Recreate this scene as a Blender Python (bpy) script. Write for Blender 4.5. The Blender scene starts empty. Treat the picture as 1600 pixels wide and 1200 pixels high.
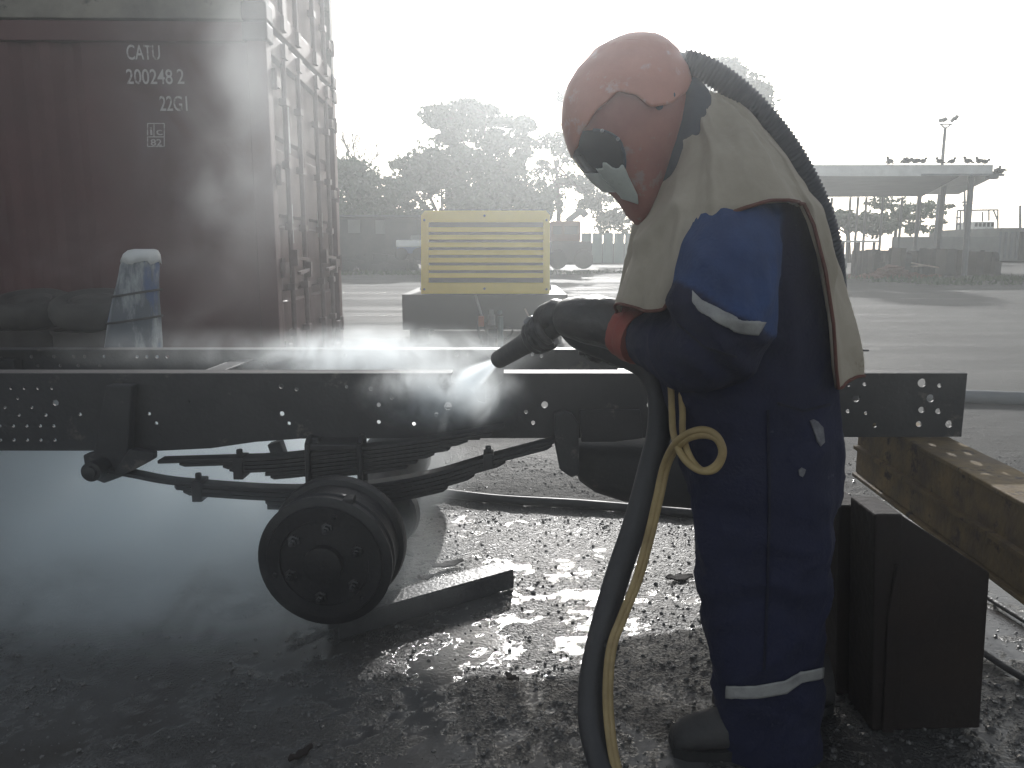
import bpy, bmesh, math, random
from mathutils import Vector, Matrix, noise
from mathutils.bvhtree import BVHTree
random.seed(7)
R = math.radians
scene = bpy.context.scene
col = scene.collection

# ------------------------------------------------------------------ camera
CAMZ, PITCH, F = 1.22, R(9.63), 1250.0
cam_d = bpy.data.cameras.new('camera'); cam = bpy.data.objects.new('camera', cam_d); col.objects.link(cam)
cam_d.sensor_width = 36; cam_d.lens = 36*F/1600; cam_d.clip_start = 0.05; cam_d.clip_end = 600
cam.location = (0, 0, CAMZ); cam.rotation_euler = (math.pi/2 - PITCH, 0, 0)
scene.camera = cam
# ------------------------------------------------------------------ sky, sun, exposure
SUN_EL, SUN_AZ = 21.5, 4.0          # azimuth to the right of +Y
w = bpy.data.worlds.new('World'); scene.world = w; w.use_nodes = True
wn = w.node_tree.nodes; wl = w.node_tree.links
sky = wn.new('ShaderNodeTexSky'); sky.sky_type = 'NISHITA'; sky.sun_disc = False
sky.sun_elevation = R(SUN_EL); sky.sun_rotation = R(SUN_AZ); sky.dust_density = 1.6; sky.air_density = 1.2
wn['Background'].inputs['Strength'].default_value = 0.14
hs = wn.new('ShaderNodeHueSaturation'); hs.inputs['Saturation'].default_value = .36      # thin overcast pales the blue
wl.new(sky.outputs[0], hs.inputs['Color']); wl.new(hs.outputs[0], wn['Background'].inputs['Color'])
sd = bpy.data.lights.new('sun', 'SUN'); sd.energy = 3.9; sd.angle = R(0.6); sd.color = (1.0, 0.985, 0.965)
sun = bpy.data.objects.new('sun', sd); col.objects.link(sun)
sdir = Vector((math.sin(R(SUN_AZ))*math.cos(R(SUN_EL)), math.cos(R(SUN_AZ))*math.cos(R(SUN_EL)), math.sin(R(SUN_EL))))
sun.rotation_euler = sdir.to_track_quat('Z', 'Y').to_euler(); sun.location = (2, 12, 9)
vs = scene.view_settings
scene.display_settings.display_device = 'sRGB'
vs.view_transform = 'Standard'; vs.look = 'None'; vs.gamma = 1; vs.use_curve_mapping = False
vs.exposure = 0.0
scene.render.engine = 'CYCLES'
cy = scene.cycles
cy.use_denoising = True; cy.max_bounces = 12; cy.diffuse_bounces = 3; cy.glossy_bounces = 3
cy.transparent_max_bounces = 12; cy.volume_bounces = 8; cy.sample_clamp_indirect = 4.0
cy.volume_step_rate = 2.0; cy.volume_max_steps = 96
HAZE = 0.0003; HAZE_G = 0.80

# ------------------------------------------------------------------ projection helpers (camera of the photograph)
cp, sp = math.cos(PITCH), math.sin(PITCH)
def ray(px, py):
    u, v = (px-800)/F, (600-py)/F
    return Vector((u, cp + v*sp, -sp + v*cp))
def P(px, py, Y):                      # point seen at pixel, standing Y metres ahead
    d = ray(px, py); return Vector((0, 0, CAMZ)) + d*(Y/d.y)
def PG(px, py, z=0.0):                 # point seen at pixel, at height z
    d = ray(px, py); return Vector((0, 0, CAMZ)) + d*((z-CAMZ)/d.z)
def PP(px, py, p0, n):                 # point seen at pixel on a plane
    d = ray(px, py); c = Vector((0, 0, CAMZ)); return c + d*((p0-c).dot(n)/d.dot(n))

# ------------------------------------------------------------------ materials
MATS = {}
def mat(name, c, rough=0.7, metal=0.0, c2=None, scale=8.0, bump=0.0, bscale=40.0, spots=None, coat=0.0, stretch=(1,1,1), lo=0.35, hi=0.7, detail=6, trans=0.0):
    """principled material whose colour wanders between c and c2 with a noise in object space"""
    m = bpy.data.materials.new(name); m.use_nodes = True
    nt = m.node_tree; N = nt.nodes; L = nt.links; b = N['Principled BSDF']
    b.inputs['Roughness'].default_value = rough; b.inputs['Metallic'].default_value = metal
    if coat: b.inputs['Coat Weight'].default_value = coat; b.inputs['Coat Roughness'].default_value = 0.15
    if trans: b.inputs['Transmission Weight'].default_value = trans
    tc = N.new('ShaderNodeTexCoord'); mp = N.new('ShaderNodeMapping'); mp.inputs['Scale'].default_value = stretch
    L.new(tc.outputs['Object'], mp.inputs['Vector'])
    if c2 is None: c2 = tuple(x*0.7 for x in c)
    nz = N.new('ShaderNodeTexNoise'); nz.inputs['Scale'].default_value = scale; nz.inputs['Detail'].default_value = detail; nz.inputs['Roughness'].default_value = .65
    L.new(mp.outputs[0], nz.inputs['Vector'])
    cr = N.new('ShaderNodeValToRGB'); cr.color_ramp.elements[0].position = lo; cr.color_ramp.elements[1].position = hi
    cr.color_ramp.elements[0].color = (*c, 1); cr.color_ramp.elements[1].color = (*c2, 1)
    L.new(nz.outputs['Fac'], cr.inputs['Fac'])
    out = cr.outputs['Color']
    if spots:                              # (colour, scale, threshold): rust, chips, dirt
        sc_, s_s, s_t = spots
        n2 = N.new('ShaderNodeTexNoise'); n2.inputs['Scale'].default_value = s_s; n2.inputs['Detail'].default_value = 8; n2.inputs['Roughness'].default_value = .7
        L.new(mp.outputs[0], n2.inputs['Vector'])
        r2 = N.new('ShaderNodeValToRGB'); r2.color_ramp.elements[0].position = s_t; r2.color_ramp.elements[1].position = s_t+.06
        L.new(n2.outputs['Fac'], r2.inputs['Fac'])
        mx = N.new('ShaderNodeMix'); mx.data_type = 'RGBA'
        L.new(r2.outputs['Color'], mx.inputs['Factor']); L.new(out, mx.inputs['A']); mx.inputs['B'].default_value = (*sc_, 1)
        out = mx.outputs['Result']
    L.new(out, b.inputs['Base Color'])
    rr = N.new('ShaderNodeMapRange'); rr.inputs['To Min'].default_value = max(.02, rough-.12); rr.inputs['To Max'].default_value = min(1, rough+.12)
    L.new(nz.outputs['Fac'], rr.inputs['Value']); L.new(rr.outputs[0], b.inputs['Roughness'])
    if bump:
        n3 = N.new('ShaderNodeTexNoise'); n3.inputs['Scale'].default_value = bscale; n3.inputs['Detail'].default_value = 5
        L.new(mp.outputs[0], n3.inputs['Vector'])
        bp = N.new('ShaderNodeBump'); bp.inputs['Strength'].default_value = bump; bp.inputs['Distance'].default_value = 0.01
        L.new(n3.outputs['Fac'], bp.inputs['Height']); L.new(bp.outputs[0], b.inputs['Normal'])
    MATS[name] = m; return m

M_rail   = mat('dusty dark steel', (.016,.016,.020), .62, .0, (.036,.036,.039), 3.2, .22, 60, spots=((.085,.078,.072), 6, .60))
M_spring = mat('dark spring steel', (.014,.014,.018), .48, .0, (.034,.033,.034), 9, .12, 80)
M_drum   = mat('black cast iron', (.006,.006,.009), .45, .0, (.014,.014,.017), 12, .25, 90)
M_stud   = mat('lit bright steel', (.30,.30,.31), .35, .7, (.16,.16,.17), 30)  # tone carries the light on the gusset plate
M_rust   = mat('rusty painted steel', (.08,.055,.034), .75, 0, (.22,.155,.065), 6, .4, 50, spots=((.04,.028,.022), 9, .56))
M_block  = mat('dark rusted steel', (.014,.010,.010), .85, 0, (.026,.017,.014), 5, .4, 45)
M_bar    = mat('wet grey steel', (.035,.036,.04), .45, 0, (.06,.06,.064), 14, .4, 70)
M_cont   = mat('maroon container paint', (.088,.024,.024), .62, 0, (.062,.019,.020), 1.6, .12, 30, spots=((.085,.05,.04), 5, .69))
M_contb  = mat('worn grey container paint', (.24,.22,.18), .7, 0, (.09,.085,.075), 2.2, .15, 25, spots=((.05,.045,.04), 3, .6))
M_crail  = mat('dark container rail', (.035,.022,.024), .65, 0, (.05,.03,.03), 4, .2, 30)
M_door   = mat('weathered door paint', (.21,.13,.125), .6, 0, (.135,.085,.085), 2.4, .15, 30, spots=((.30,.27,.25), 6, .68))
M_rod    = mat('worn galvanised rod', (.21,.155,.15), .6, .1, (.15,.105,.10), 10)
M_label  = mat('white sticker', (.62,.62,.6), .6, 0, (.4,.4,.39), 20)
M_letter = mat('faded white stencil paint', (.50,.47,.46), .75, 0, (.09,.03,.03), 26, lo=.52, hi=.68)
M_yellow = mat('dusty yellow paint', (.75,.57,.012), .5, 0, (.64,.48,.014), 3, .05, 30)
M_mesh   = mat('dark radiator mesh', (.016,.012,.012), .8, 0, (.03,.022,.02), 40)
M_skirt  = mat('dark grey chassis paint', (.022,.025,.026), .6, 0, (.034,.036,.036), 3)
M_rubber = mat('black rubber', (.018,.018,.019), .75, 0, (.035,.035,.036), 9, .2, 60)
M_steel  = mat('plain steel', (.26,.27,.28), .4, .6, (.16,.165,.17), 12)
M_orange = mat('faded orange plastic', (.42,.14,.07), .5, 0, (.34,.11,.06), 10)
M_green  = mat('grey green bottle paint', (.12,.17,.165), .5, 0, (.09,.13,.13), 10)
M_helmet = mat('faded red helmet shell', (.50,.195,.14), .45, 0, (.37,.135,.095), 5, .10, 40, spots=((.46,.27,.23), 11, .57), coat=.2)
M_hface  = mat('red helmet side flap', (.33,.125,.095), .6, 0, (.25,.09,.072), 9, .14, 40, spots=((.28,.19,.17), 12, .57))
M_visor  = mat('dark tinted visor', (.018,.022,.028), .16, 0, (.03,.035,.04), 5)
M_lens   = mat('pale visor sheen', (.52,.56,.52), .3, 0, (.40,.44,.41), 14, .05, 40)  # pale tone paints the reflection on the lower visor
M_cape   = mat('beige leather cape', (.45,.40,.325), .8, 0, (.33,.29,.225), 4, .35, 28, spots=((.20,.165,.115), 6, .66))
M_worn   = mat('worn pale cloth', (.20,.20,.21), .9, 0, (.08,.08,.10), 40)
M_trim2  = mat('dark seam thread', (.006,.007,.018), .95, 0, (.02,.022,.04), 60)
M_trim   = mat('red brown binding', (.15,.055,.04), .8, 0, (.11,.04,.03), 20)
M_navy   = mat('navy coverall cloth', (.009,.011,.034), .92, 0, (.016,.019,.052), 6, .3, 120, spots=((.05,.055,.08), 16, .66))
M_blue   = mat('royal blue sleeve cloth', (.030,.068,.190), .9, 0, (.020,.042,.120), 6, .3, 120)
M_reflec = mat('dusty reflective tape', (.36,.36,.35), .7, 0, (.20,.20,.20), 22, .1, 90)
M_glove  = mat('black rubber gauntlet', (.030,.029,.031), .42, 0, (.065,.062,.062), 7, .3, 50)
M_cuff   = mat('red glove cuff', (.26,.07,.048), .7, 0, (.28,.04,.03), 12, .2, 50)
M_boot   = mat('dusty dark boot leather', (.035,.034,.036), .7, 0, (.07,.068,.068), 10, .3, 40)
M_shroud = mat('dark neck shroud', (.045,.055,.075), .8, 0, (.03,.038,.055), 9, .3, 60)
M_hose   = mat('grey black blast hose', (.030,.030,.034), .55, 0, (.050,.049,.052), 8, .2, 60)
M_corr   = mat('corrugated black hose', (.024,.028,.04), .5, 0, (.04,.045,.055), 8)
M_twin   = mat('dirty yellow twin hose', (.40,.30,.14), .6, 0, (.26,.19,.09), 14, .1, 60)
M_bluetarp = mat('blue and white sheeting', (.085,.10,.12), .75, 0, (.46,.49,.50), 3.4, .5, 14, lo=.45, hi=.60, stretch=(1.6,1.6,.5), spots=((.06,.10,.22), 2.2, .52))
M_barrel = mat('dirty black drum', (.040,.035,.034), .65, 0, (.065,.055,.048), 4, .2, 30)
M_white  = mat('white painted metal', (.72,.73,.72), .5, 0, (.58,.59,.58), 2)
M_roofu  = mat('grey roof sheeting', (.075,.085,.095), .7, 0, (.06,.068,.078), 1)
M_pole   = mat('galvanised pole', (.17,.18,.19), .6, .0, (.13,.14,.15), 2)
def leaf_mat(name, c, c2):
    m = mat(name, c, .6, 0, c2, .55, lo=.3, hi=.7); N_ = m.node_tree.nodes; L_ = m.node_tree.links; b_ = N_['Principled BSDF']
    tr = N_.new('ShaderNodeBsdfTranslucent'); mx = N_.new('ShaderNodeMixShader'); mx.inputs[0].default_value = .22
    src = b_.inputs['Base Color'].links[0].from_socket; L_.new(src, tr.inputs['Color'])
    L_.new(b_.outputs[0], mx.inputs[1]); L_.new(tr.outputs[0], mx.inputs[2]); L_.new(mx.outputs[0], N_['Material Output'].inputs['Surface']); return m
M_leaf   = leaf_mat('foliage', (.040,.082,.045), (.080,.125,.06))
M_leaf2  = leaf_mat('dry foliage', (.055,.085,.050), (.095,.115,.065))
M_bark   = mat('bark', (.09,.075,.06), .9, 0, (.055,.045,.038), 3)
M_dark   = mat('dark stored goods', (.045,.045,.048), .8, 0, (.085,.08,.075), 1.2)
M_wallg  = mat('grey concrete wall', (.22,.225,.22), .85, 0, (.16,.165,.16), .6)
M_teal   = mat('pale teal panels', (.20,.27,.26), .7, 0, (.15,.21,.2), .7)
M_bluep  = mat('blue vehicle paint', (.05,.09,.20), .5, 0, (.04,.07,.16), 2)
M_redrst = mat('faded red machine paint', (.20,.10,.075), .75, 0, (.14,.085,.06), 1.2)
M_bird   = mat('dark feathers', (.03,.03,.034), .8, 0, (.05,.05,.052), 12)
M_timber = mat('pale planks', (.36,.31,.26), .8, 0, (.25,.21,.17), 2)

# ------------------------------------------------------------------ object helpers
def tag(o, label=None, cat=None, group=None, kind=None):
    if label: o['label'] = label
    if cat: o['category'] = cat
    if group: o['group'] = group
    if kind: o['kind'] = kind
    return o
def thing(name, label, cat, loc, group=None):
    o = bpy.data.objects.new(name, None); col.objects.link(o); o.location = loc; o.empty_display_size = .1
    return tag(o, label, cat, group)
def wloc(o):
    v = Vector((0, 0, 0))
    while o is not None: v += Vector(o.location); o = o.parent
    return v
def frame_from(d, up=Vector((0, 0, 1))):
    d = Vector(d).normalized()
    if abs(d.dot(up)) > .98: up = Vector((1, 0, 0))
    a = d.cross(up).normalized(); b = a.cross(d).normalized()
    return a, b, d
class MB:
    """collects world-space geometry; build() links it as one mesh object under its parent"""
    def __init__(s): s.v = []; s.f = []
    def add(s, vs, fs):
        k = len(s.v); s.v += [tuple(v) for v in vs]; s.f += [tuple(i+k for i in f) for f in fs]; return s
    def box(s, c, size, ax=None):
        c = Vector(c); h = [x/2 for x in size]
        ax = ax or (Vector((1,0,0)), Vector((0,1,0)), Vector((0,0,1)))
        vs = [c + ax[0]*(h[0]*i) + ax[1]*(h[1]*j) + ax[2]*(h[2]*k) for k in (-1,1) for j in (-1,1) for i in (-1,1)]
        return s.add(vs, [(0,2,3,1),(4,5,7,6),(0,1,5,4),(2,6,7,3),(0,4,6,2),(1,3,7,5)])
    def bar(s, p0, p1, wd, ht, up=Vector((0,0,1))):
        p0, p1 = Vector(p0), Vector(p1); a, b, d = frame_from(p1-p0, up)
        return s.box((p0+p1)/2, (wd, (p1-p0).length, ht), (a, d, b))
    def tube(s, pts, r, seg=10, cap=True):
        pts = [Vector(p) for p in pts]; n = len(pts)
        rs = r if isinstance(r, (list, tuple)) else [r]*n
        up = Vector((0, 0, 1)); vs = []; prev = None
        for i, p in enumerate(pts):
            d = (pts[min(i+1, n-1)] - pts[max(i-1, 0)]).normalized()
            if prev is None: a, b, _ = frame_from(d)
            else:
                a = prev - d*prev.dot(d); a = a.normalized() if a.length > 1e-6 else frame_from(d)[0]; b = a.cross(d)
            prev = a
            for k in range(seg):
                t = 2*math.pi*k/seg; vs.append(p + a*(rs[i]*math.cos(t)) + b*(rs[i]*math.sin(t)))
        fs = [(i*seg+k, i*seg+(k+1) % seg, (i+1)*seg+(k+1) % seg, (i+1)*seg+k) for i in range(n-1) for k in range(seg)]
        if cap: fs += [tuple(range(seg-1, -1, -1)), tuple((n-1)*seg+k for k in range(seg))]
        return s.add(vs, fs)
    def lathe(s, c, axis, prof, seg=32, ang0=0.0):
        """prof: (radius, distance along axis)"""
        a, b, d = frame_from(axis); c = Vector(c); vs = []
        for r, h in prof:
            for k in range(seg):
                t = 2*math.pi*k/seg + ang0; vs.append(c + d*h + a*(r*math.cos(t)) + b*(r*math.sin(t)))
        n = len(prof)
        fs = [(i*seg+k, i*seg+(k+1) % seg, (i+1)*seg+(k+1) % seg, (i+1)*seg+k) for i in range(n-1) for k in range(seg)]
        fs += [tuple(range(seg-1, -1, -1)), tuple((n-1)*seg+k for k in range(seg))]
        return s.add(vs, fs)
    def loft(s, rings, cap=True):
        n = len(rings[0]); vs = [p for r_ in rings for p in r_]
        fs = [(i*n+k, i*n+(k+1) % n, (i+1)*n+(k+1) % n, (i+1)*n+k) for i in range(len(rings)-1) for k in range(n)]
        if cap: fs += [tuple(range(n-1, -1, -1)), tuple((len(rings)-1)*n+k for k in range(n))]
        return s.add(vs, fs)
    def ball(s, c, r, sq=(1,1,1), u=10, v=6):
        c = Vector(c); vs = [c+Vector((0,0,r*sq[2]))]
        for i in range(1, v):
            a = math.pi*i/v
            for k in range(u):
                t = 2*math.pi*k/u; vs.append(c+Vector((r*sq[0]*math.sin(a)*math.cos(t), r*sq[1]*math.sin(a)*math.sin(t), r*sq[2]*math.cos(a))))
        vs.append(c-Vector((0,0,r*sq[2]))); L_ = len(vs)-1
        fs = [(0, 1+k, 1+(k+1) % u) for k in range(u)]
        fs += [(1+i*u+k, 1+(i+1)*u+k, 1+(i+1)*u+(k+1) % u, 1+i*u+(k+1) % u) for i in range(v-2) for k in range(u)]
        fs += [(L_, 1+(v-2)*u+(k+1) % u, 1+(v-2)*u+k) for k in range(u)]
        return s.add(vs, fs)
    def build(s, name, m, parent=None, smooth=False, bevel=0.0, label=None):
        base = wloc(parent) if parent else Vector((0,0,0))
        off = Vector((0,0,0))
        me = bpy.data.meshes.new(name)
        me.from_pydata([(v[0]-base.x, v[1]-base.y, v[2]-base.z) for v in s.v], [], s.f)
        bm = bmesh.new(); bm.from_mesh(me); bmesh.ops.recalc_face_normals(bm, faces=bm.faces); bm.to_mesh(me); bm.free()
        me.materials.append(m)
        o = bpy.data.objects.new(name, me); col.objects.link(o); o.parent = parent
        if smooth:
            me.polygons.foreach_set('use_smooth', [True]*len(me.polygons))
            if smooth != 'all':
                try: me.set_sharp_from_angle(angle=R(38))
                except Exception: pass
        if bevel:
            bv = o.modifiers.new('bevel', 'BEVEL'); bv.width = bevel; bv.segments = 2; bv.limit_method = 'ANGLE'; bv.angle_limit = R(40)
        if label: o['label'] = label
        return o
def freeze(o, m, name, parent, mods):
    """evaluate modifiers on a temporary object into a plain mesh"""
    dg = bpy.context.evaluated_depsgraph_get(); dg.update()
    me = bpy.data.meshes.new_from_object(o.evaluated_get(dg), depsgraph=dg)
    me.name = name; me.materials.clear(); me.materials.append(m)
    r = bpy.data.objects.new(name, me); col.objects.link(r); r.parent = parent
    r.matrix_parent_inverse = Matrix.Identity(4); r.location = o.location if parent is None else (0,0,0)
    bpy.data.objects.remove(o)
    me.polygons.foreach_set('use_smooth', [True]*len(me.polygons))
    return r
def remeshed(mb, name, m, parent, voxel=.012, smooth=4):
    o = mb.build('tmp_body', m, None); base = wloc(parent)
    for v in o.data.vertices: v.co -= base
    rm = o.modifiers.new('r', 'REMESH'); rm.mode = 'VOXEL'; rm.voxel_size = voxel
    sm = o.modifiers.new('s', 'SMOOTH'); sm.iterations = smooth; sm.factor = .5
    return freeze(o, m, name, parent, None)
def plate(name, outer, holes, thick, m, parent, origin, ux, uz, bevel=0.0):
    """flat plate with real holes: outline and holes in 2-D, extruded both ways by half the thickness"""
    cu = bpy.data.curves.new('tmp_plate', 'CURVE'); cu.dimensions = '2D'; cu.fill_mode = 'BOTH'; cu.extrude = thick/2; cu.resolution_u = 1
    for poly in [outer]+holes:
        sp_ = cu.splines.new('POLY'); sp_.points.add(len(poly)-1); sp_.use_cyclic_u = True
        for q, (x, y) in zip(sp_.points, poly): q.co = (x, y, 0, 1)
    o = bpy.data.objects.new('tmp_plate', cu); col.objects.link(o)
    r = freeze(o, m, name, parent, None)
    r.data.polygons.foreach_set('use_smooth', [False]*len(r.data.polygons))
    ux, uz = Vector(ux).normalized(), Vector(uz).normalized(); un = ux.cross(uz)
    base = wloc(parent) if parent else Vector((0,0,0))
    for v in r.data.vertices: v.co = Vector(origin)-base + ux*v.co.x + uz*v.co.y + un*v.co.z
    return r
def text(name, s, size, m, parent, origin, ux, uz, thick=.002, xs=.8, spacing=1.0, align='LEFT'):
    cu = bpy.data.curves.new('tmp_text', 'FONT'); cu.body = s; cu.size = size; cu.extrude = thick/2; cu.space_character = spacing; cu.align_x = align
    cu.offset = size*.008
    o = bpy.data.objects.new('tmp_text', cu); col.objects.link(o)
    r = freeze(o, m, name, parent, None)
    r.data.polygons.foreach_set('use_smooth', [False]*len(r.data.polygons))
    ux, uz = Vector(ux).normalized(), Vector(uz).normalized(); un = ux.cross(uz)
    base = wloc(parent) if parent else Vector((0,0,0))
    for v in r.data.vertices: v.co = Vector(origin)-base + ux*(v.co.x*xs) + uz*v.co.y + un*v.co.z
    return r
def copy_tree(o, parent=None):
    c = o.copy(); col.objects.link(c); c.parent = parent
    for ch in list(o.children): copy_tree(ch, c)
    return c
def smooth_pts(pts, n=8):
    """Catmull-Rom through points"""
    pts = [Vector(p) for p in pts]; out = []
    for i in range(len(pts)-1):
        p0, p1, p2, p3 = pts[max(i-1,0)], pts[i], pts[i+1], pts[min(i+2, len(pts)-1)]
        for k in range(n):
            t = k/n
            out.append(.5*((2*p1)+(p2-p0)*t+(2*p0-5*p1+4*p2-p3)*t*t+(3*p1-p0-3*p2+p3)*t**3))
    out.append(pts[-1]); return out
def interp(tab, x):
    if x <= tab[0][0]: return tab[0][1:]
    for a, b in zip(tab, tab[1:]):
        if x <= b[0]:
            t = (x-a[0])/(b[0]-a[0]); t2 = t
            return tuple(p+(q-p)*t2 for p, q in zip(a[1:], b[1:]))
    return tab[-1][1:]
def sstep(a, b, x):
    t = max(0, min(1, (x-a)/(b-a))); return t*t*(3-2*t)

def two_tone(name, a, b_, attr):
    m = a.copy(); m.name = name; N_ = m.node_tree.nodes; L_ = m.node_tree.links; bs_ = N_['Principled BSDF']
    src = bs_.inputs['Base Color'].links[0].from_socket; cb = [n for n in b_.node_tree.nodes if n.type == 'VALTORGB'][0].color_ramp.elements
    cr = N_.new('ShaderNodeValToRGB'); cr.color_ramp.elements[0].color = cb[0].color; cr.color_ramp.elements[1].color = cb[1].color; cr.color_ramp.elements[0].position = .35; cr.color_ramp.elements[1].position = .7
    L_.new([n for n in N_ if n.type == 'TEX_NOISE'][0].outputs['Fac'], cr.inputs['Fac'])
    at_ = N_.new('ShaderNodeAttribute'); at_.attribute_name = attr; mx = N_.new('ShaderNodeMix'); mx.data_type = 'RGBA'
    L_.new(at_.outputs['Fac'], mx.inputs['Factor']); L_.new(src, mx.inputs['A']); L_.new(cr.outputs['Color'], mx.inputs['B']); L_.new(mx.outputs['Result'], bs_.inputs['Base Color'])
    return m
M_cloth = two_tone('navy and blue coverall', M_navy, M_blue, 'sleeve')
# ================================================================== GROUND
def spaced(lo, hi, d0, d1, step):
    """grid lines: fine between d0 and d1, growing outside"""
    xs = []; x = d0; s = step
    while x > lo: s *= 1.16; x -= s; xs.append(max(x, lo))
    xs = xs[::-1]; x = d0
    while x < d1: xs.append(x); x += step
    s = step; xs.append(x)
    while x < hi: s *= 1.16; x += s; xs.append(min(x, hi))
    return xs
gx = spaced(-130, 130, -1.9, 2.1, .0135); gy = spaced(-25, 180, 1.35, 4.3, .0135)
def ground_h(x, y):
    """height and wetness of the yard surface"""
    near = 1 - sstep(4.5, 9, y); 
    lowf = noise.noise((x*.9+3.1, y*1.1, 1.7))*.5 + noise.noise((x*2.3, y*2.6+7, 4.2))*.3
    mid = noise.noise((x*7, y*8, 2.2)); fine = noise.noise((x*23, y*26, 9.1)); grit = noise.noise((x*60, y*60, 3.3))
    peb = noise.voronoi((x*62, y*62, .5))[0][0]; h = .013*lowf + .006*mid + .0045*fine + .0020*grit + .0055*(.45-peb)*(.6+.8*noise.noise((x*3, y*3, 8)))
    damp = sstep(4.0, 3.5, y)*1.0 if False else 1-sstep(3.45, 3.75, y)   # the hose on the ground holds the water back
    water = -.0045 + .0032*(1-sstep(2.6, 3.2, y))
    wet = sstep(.0015, -.001, h-water)*damp if False else (1-sstep(-.001, .0015, h-water))*damp
    if wet > 0 and h < water: h = h+(water-h)*damp
    far = .05*noise.noise((x*.08, y*.08, .3))*sstep(6, 30, y)
    return h*(.25+.75*near) + far, wet, damp
gv = []; gwet = []; gdamp = []
for y in gy:
    for x in gx:
        h, we, da = ground_h(x, y); gv.append((x, y, h)); gwet.append(we); gdamp.append(da)
nx, ny = len(gx), len(gy)
gf = [(j*nx+i, j*nx+i+1, (j+1)*nx+i+1, (j+1)*nx+i) for j in range(ny-1) for i in range(nx-1)]
gme = bpy.data.meshes.new('ground'); gme.from_pydata(gv, [], gf)
for nm, vals in (('wet', gwet), ('damp', gdamp)):
    at = gme.attributes.new(nm, 'FLOAT', 'POINT'); at.data.foreach_set('value', vals)
gme.polygons.foreach_set('use_smooth', [True]*len(gme.polygons))
ground = bpy.data.objects.new('ground', gme); col.objects.link(ground); ground['kind'] = 'structure'
gm = bpy.data.materials.new('yard asphalt'); gm.use_nodes = True
N = gm.node_tree.nodes; L = gm.node_tree.links; b = N['Principled BSDF']
tc = N.new('ShaderNodeTexCoord')
aw = N.new('ShaderNodeAttribute'); aw.attribute_name = 'wet'
ad = N.new('ShaderNodeAttribute'); ad.attribute_name = 'damp'
def ntex(scale, detail=6, rough=.6, mscale=None):
    t = N.new('ShaderNodeTexNoise'); t.inputs['Scale'].default_value = scale; t.inputs['Detail'].default_value = detail; t.inputs['Roughness'].default_value = rough
    if mscale:
        m_ = N.new('ShaderNodeMapping'); m_.inputs['Scale'].default_value = mscale; L.new(tc.outputs['Object'], m_.inputs['Vector']); L.new(m_.outputs[0], t.inputs['Vector'])
    else: L.new(tc.outputs['Object'], t.inputs['Vector'])
    return t
def ramp(src, p0, c0, p1, c1):
    r_ = N.new('ShaderNodeValToRGB'); e = r_.color_ramp.elements; e[0].position = p0; e[1].position = p1
    e[0].color = (*c0, 1); e[1].color = (*c1, 1); L.new(src, r_.inputs['Fac']); return r_.outputs['Color']
def mix(fac, a, c):
    m_ = N.new('ShaderNodeMix'); m_.data_type = 'RGBA'; L.new(fac, m_.inputs['Factor']) if not isinstance(fac, float) else setattr(m_.inputs['Factor'], 'default_value', fac)
    for k, v in (('A', a), ('B', c)):
        if isinstance(v, tuple): m_.inputs[k].default_value = (*v, 1)
        else: L.new(v, m_.inputs[k])
    return m_.outputs['Result']
patch = ntex(.35, 7, .65, (1, 2.2, 1)); grit = ntex(55, 4, .6); streak = ntex(.5, 6, .6, (.35, 2.4, 1))
dry = mix(grit.outputs['Fac'], ramp(patch.outputs['Fac'], .35, (.105,.105,.10), .64, (.045,.045,.044)), ramp(streak.outputs['Fac'], .40, (.052,.052,.05), .60, (.12,.118,.112)))
dampc = mix(grit.outputs['Fac'], ramp(patch.outputs['Fac'], .40, (.085,.084,.082), .60, (.034,.031,.030)), ramp(patch.outputs['Fac'], .40, (.125,.124,.12), .60, (.056,.052,.049)))
colr = mix(ad.outputs['Fac'], dry, dampc)
slurry = ramp(ntex(1.1, 5, .6).outputs['Fac'], .40, (.105,.106,.105), .62, (.045,.038,.034))
colr = mix(aw.outputs['Fac'], colr, slurry)
L.new(colr, b.inputs['Base Color'])
spm = N.new('ShaderNodeMapRange'); L.new(ad.outputs['Fac'], spm.inputs['Value']); spm.inputs['To Min'].default_value = .22; spm.inputs['To Max'].default_value = .5; L.new(spm.outputs[0], b.inputs['Specular IOR Level'])
def math_(op, a, c=None):
    m_ = N.new('ShaderNodeMath'); m_.operation = op
    for k, v in enumerate((a, c)):
        if v is None: continue
        if isinstance(v, (int, float)): m_.inputs[k].default_value = v
        else: L.new(v, m_.inputs[k])
    return m_.outputs[0]
rdry = N.new('ShaderNodeMapRange'); rdry.inputs['From Min'].default_value = .35; rdry.inputs['From Max'].default_value = .65; rdry.inputs['To Min'].default_value = .6; rdry.inputs['To Max'].default_value = .85
L.new(streak.outputs['Fac'], rdry.inputs['Value'])
pud = N.new('ShaderNodeMapRange'); pud.interpolation_type = 'SMOOTHSTEP'; pud.inputs['From Min'].default_value = .62; pud.inputs['From Max'].default_value = .66; L.new(ntex(.55, 6, .62, (.30, 2.6, 1)).outputs['Fac'], pud.inputs['Value'])
rd2 = N.new('ShaderNodeMix'); L.new(pud.outputs[0], rd2.inputs['Factor']); L.new(rdry.outputs[0], rd2.inputs['A']); rd2.inputs['B'].default_value = .16
rdamp = math_('MULTIPLY_ADD', grit.outputs['Fac'], .34); rdamp.node.inputs[2].default_value = .20
r1 = N.new('ShaderNodeMix'); L.new(ad.outputs['Fac'], r1.inputs['Factor']); L.new(rd2.outputs[0], r1.inputs['A']); L.new(rdamp, r1.inputs['B'])
r2 = N.new('ShaderNodeMix'); L.new(aw.outputs['Fac'], r2.inputs['Factor']); L.new(r1.outputs[0], r2.inputs['A']); r2.inputs['B'].default_value = .07
L.new(r2.outputs[0], b.inputs['Roughness'])
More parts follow.
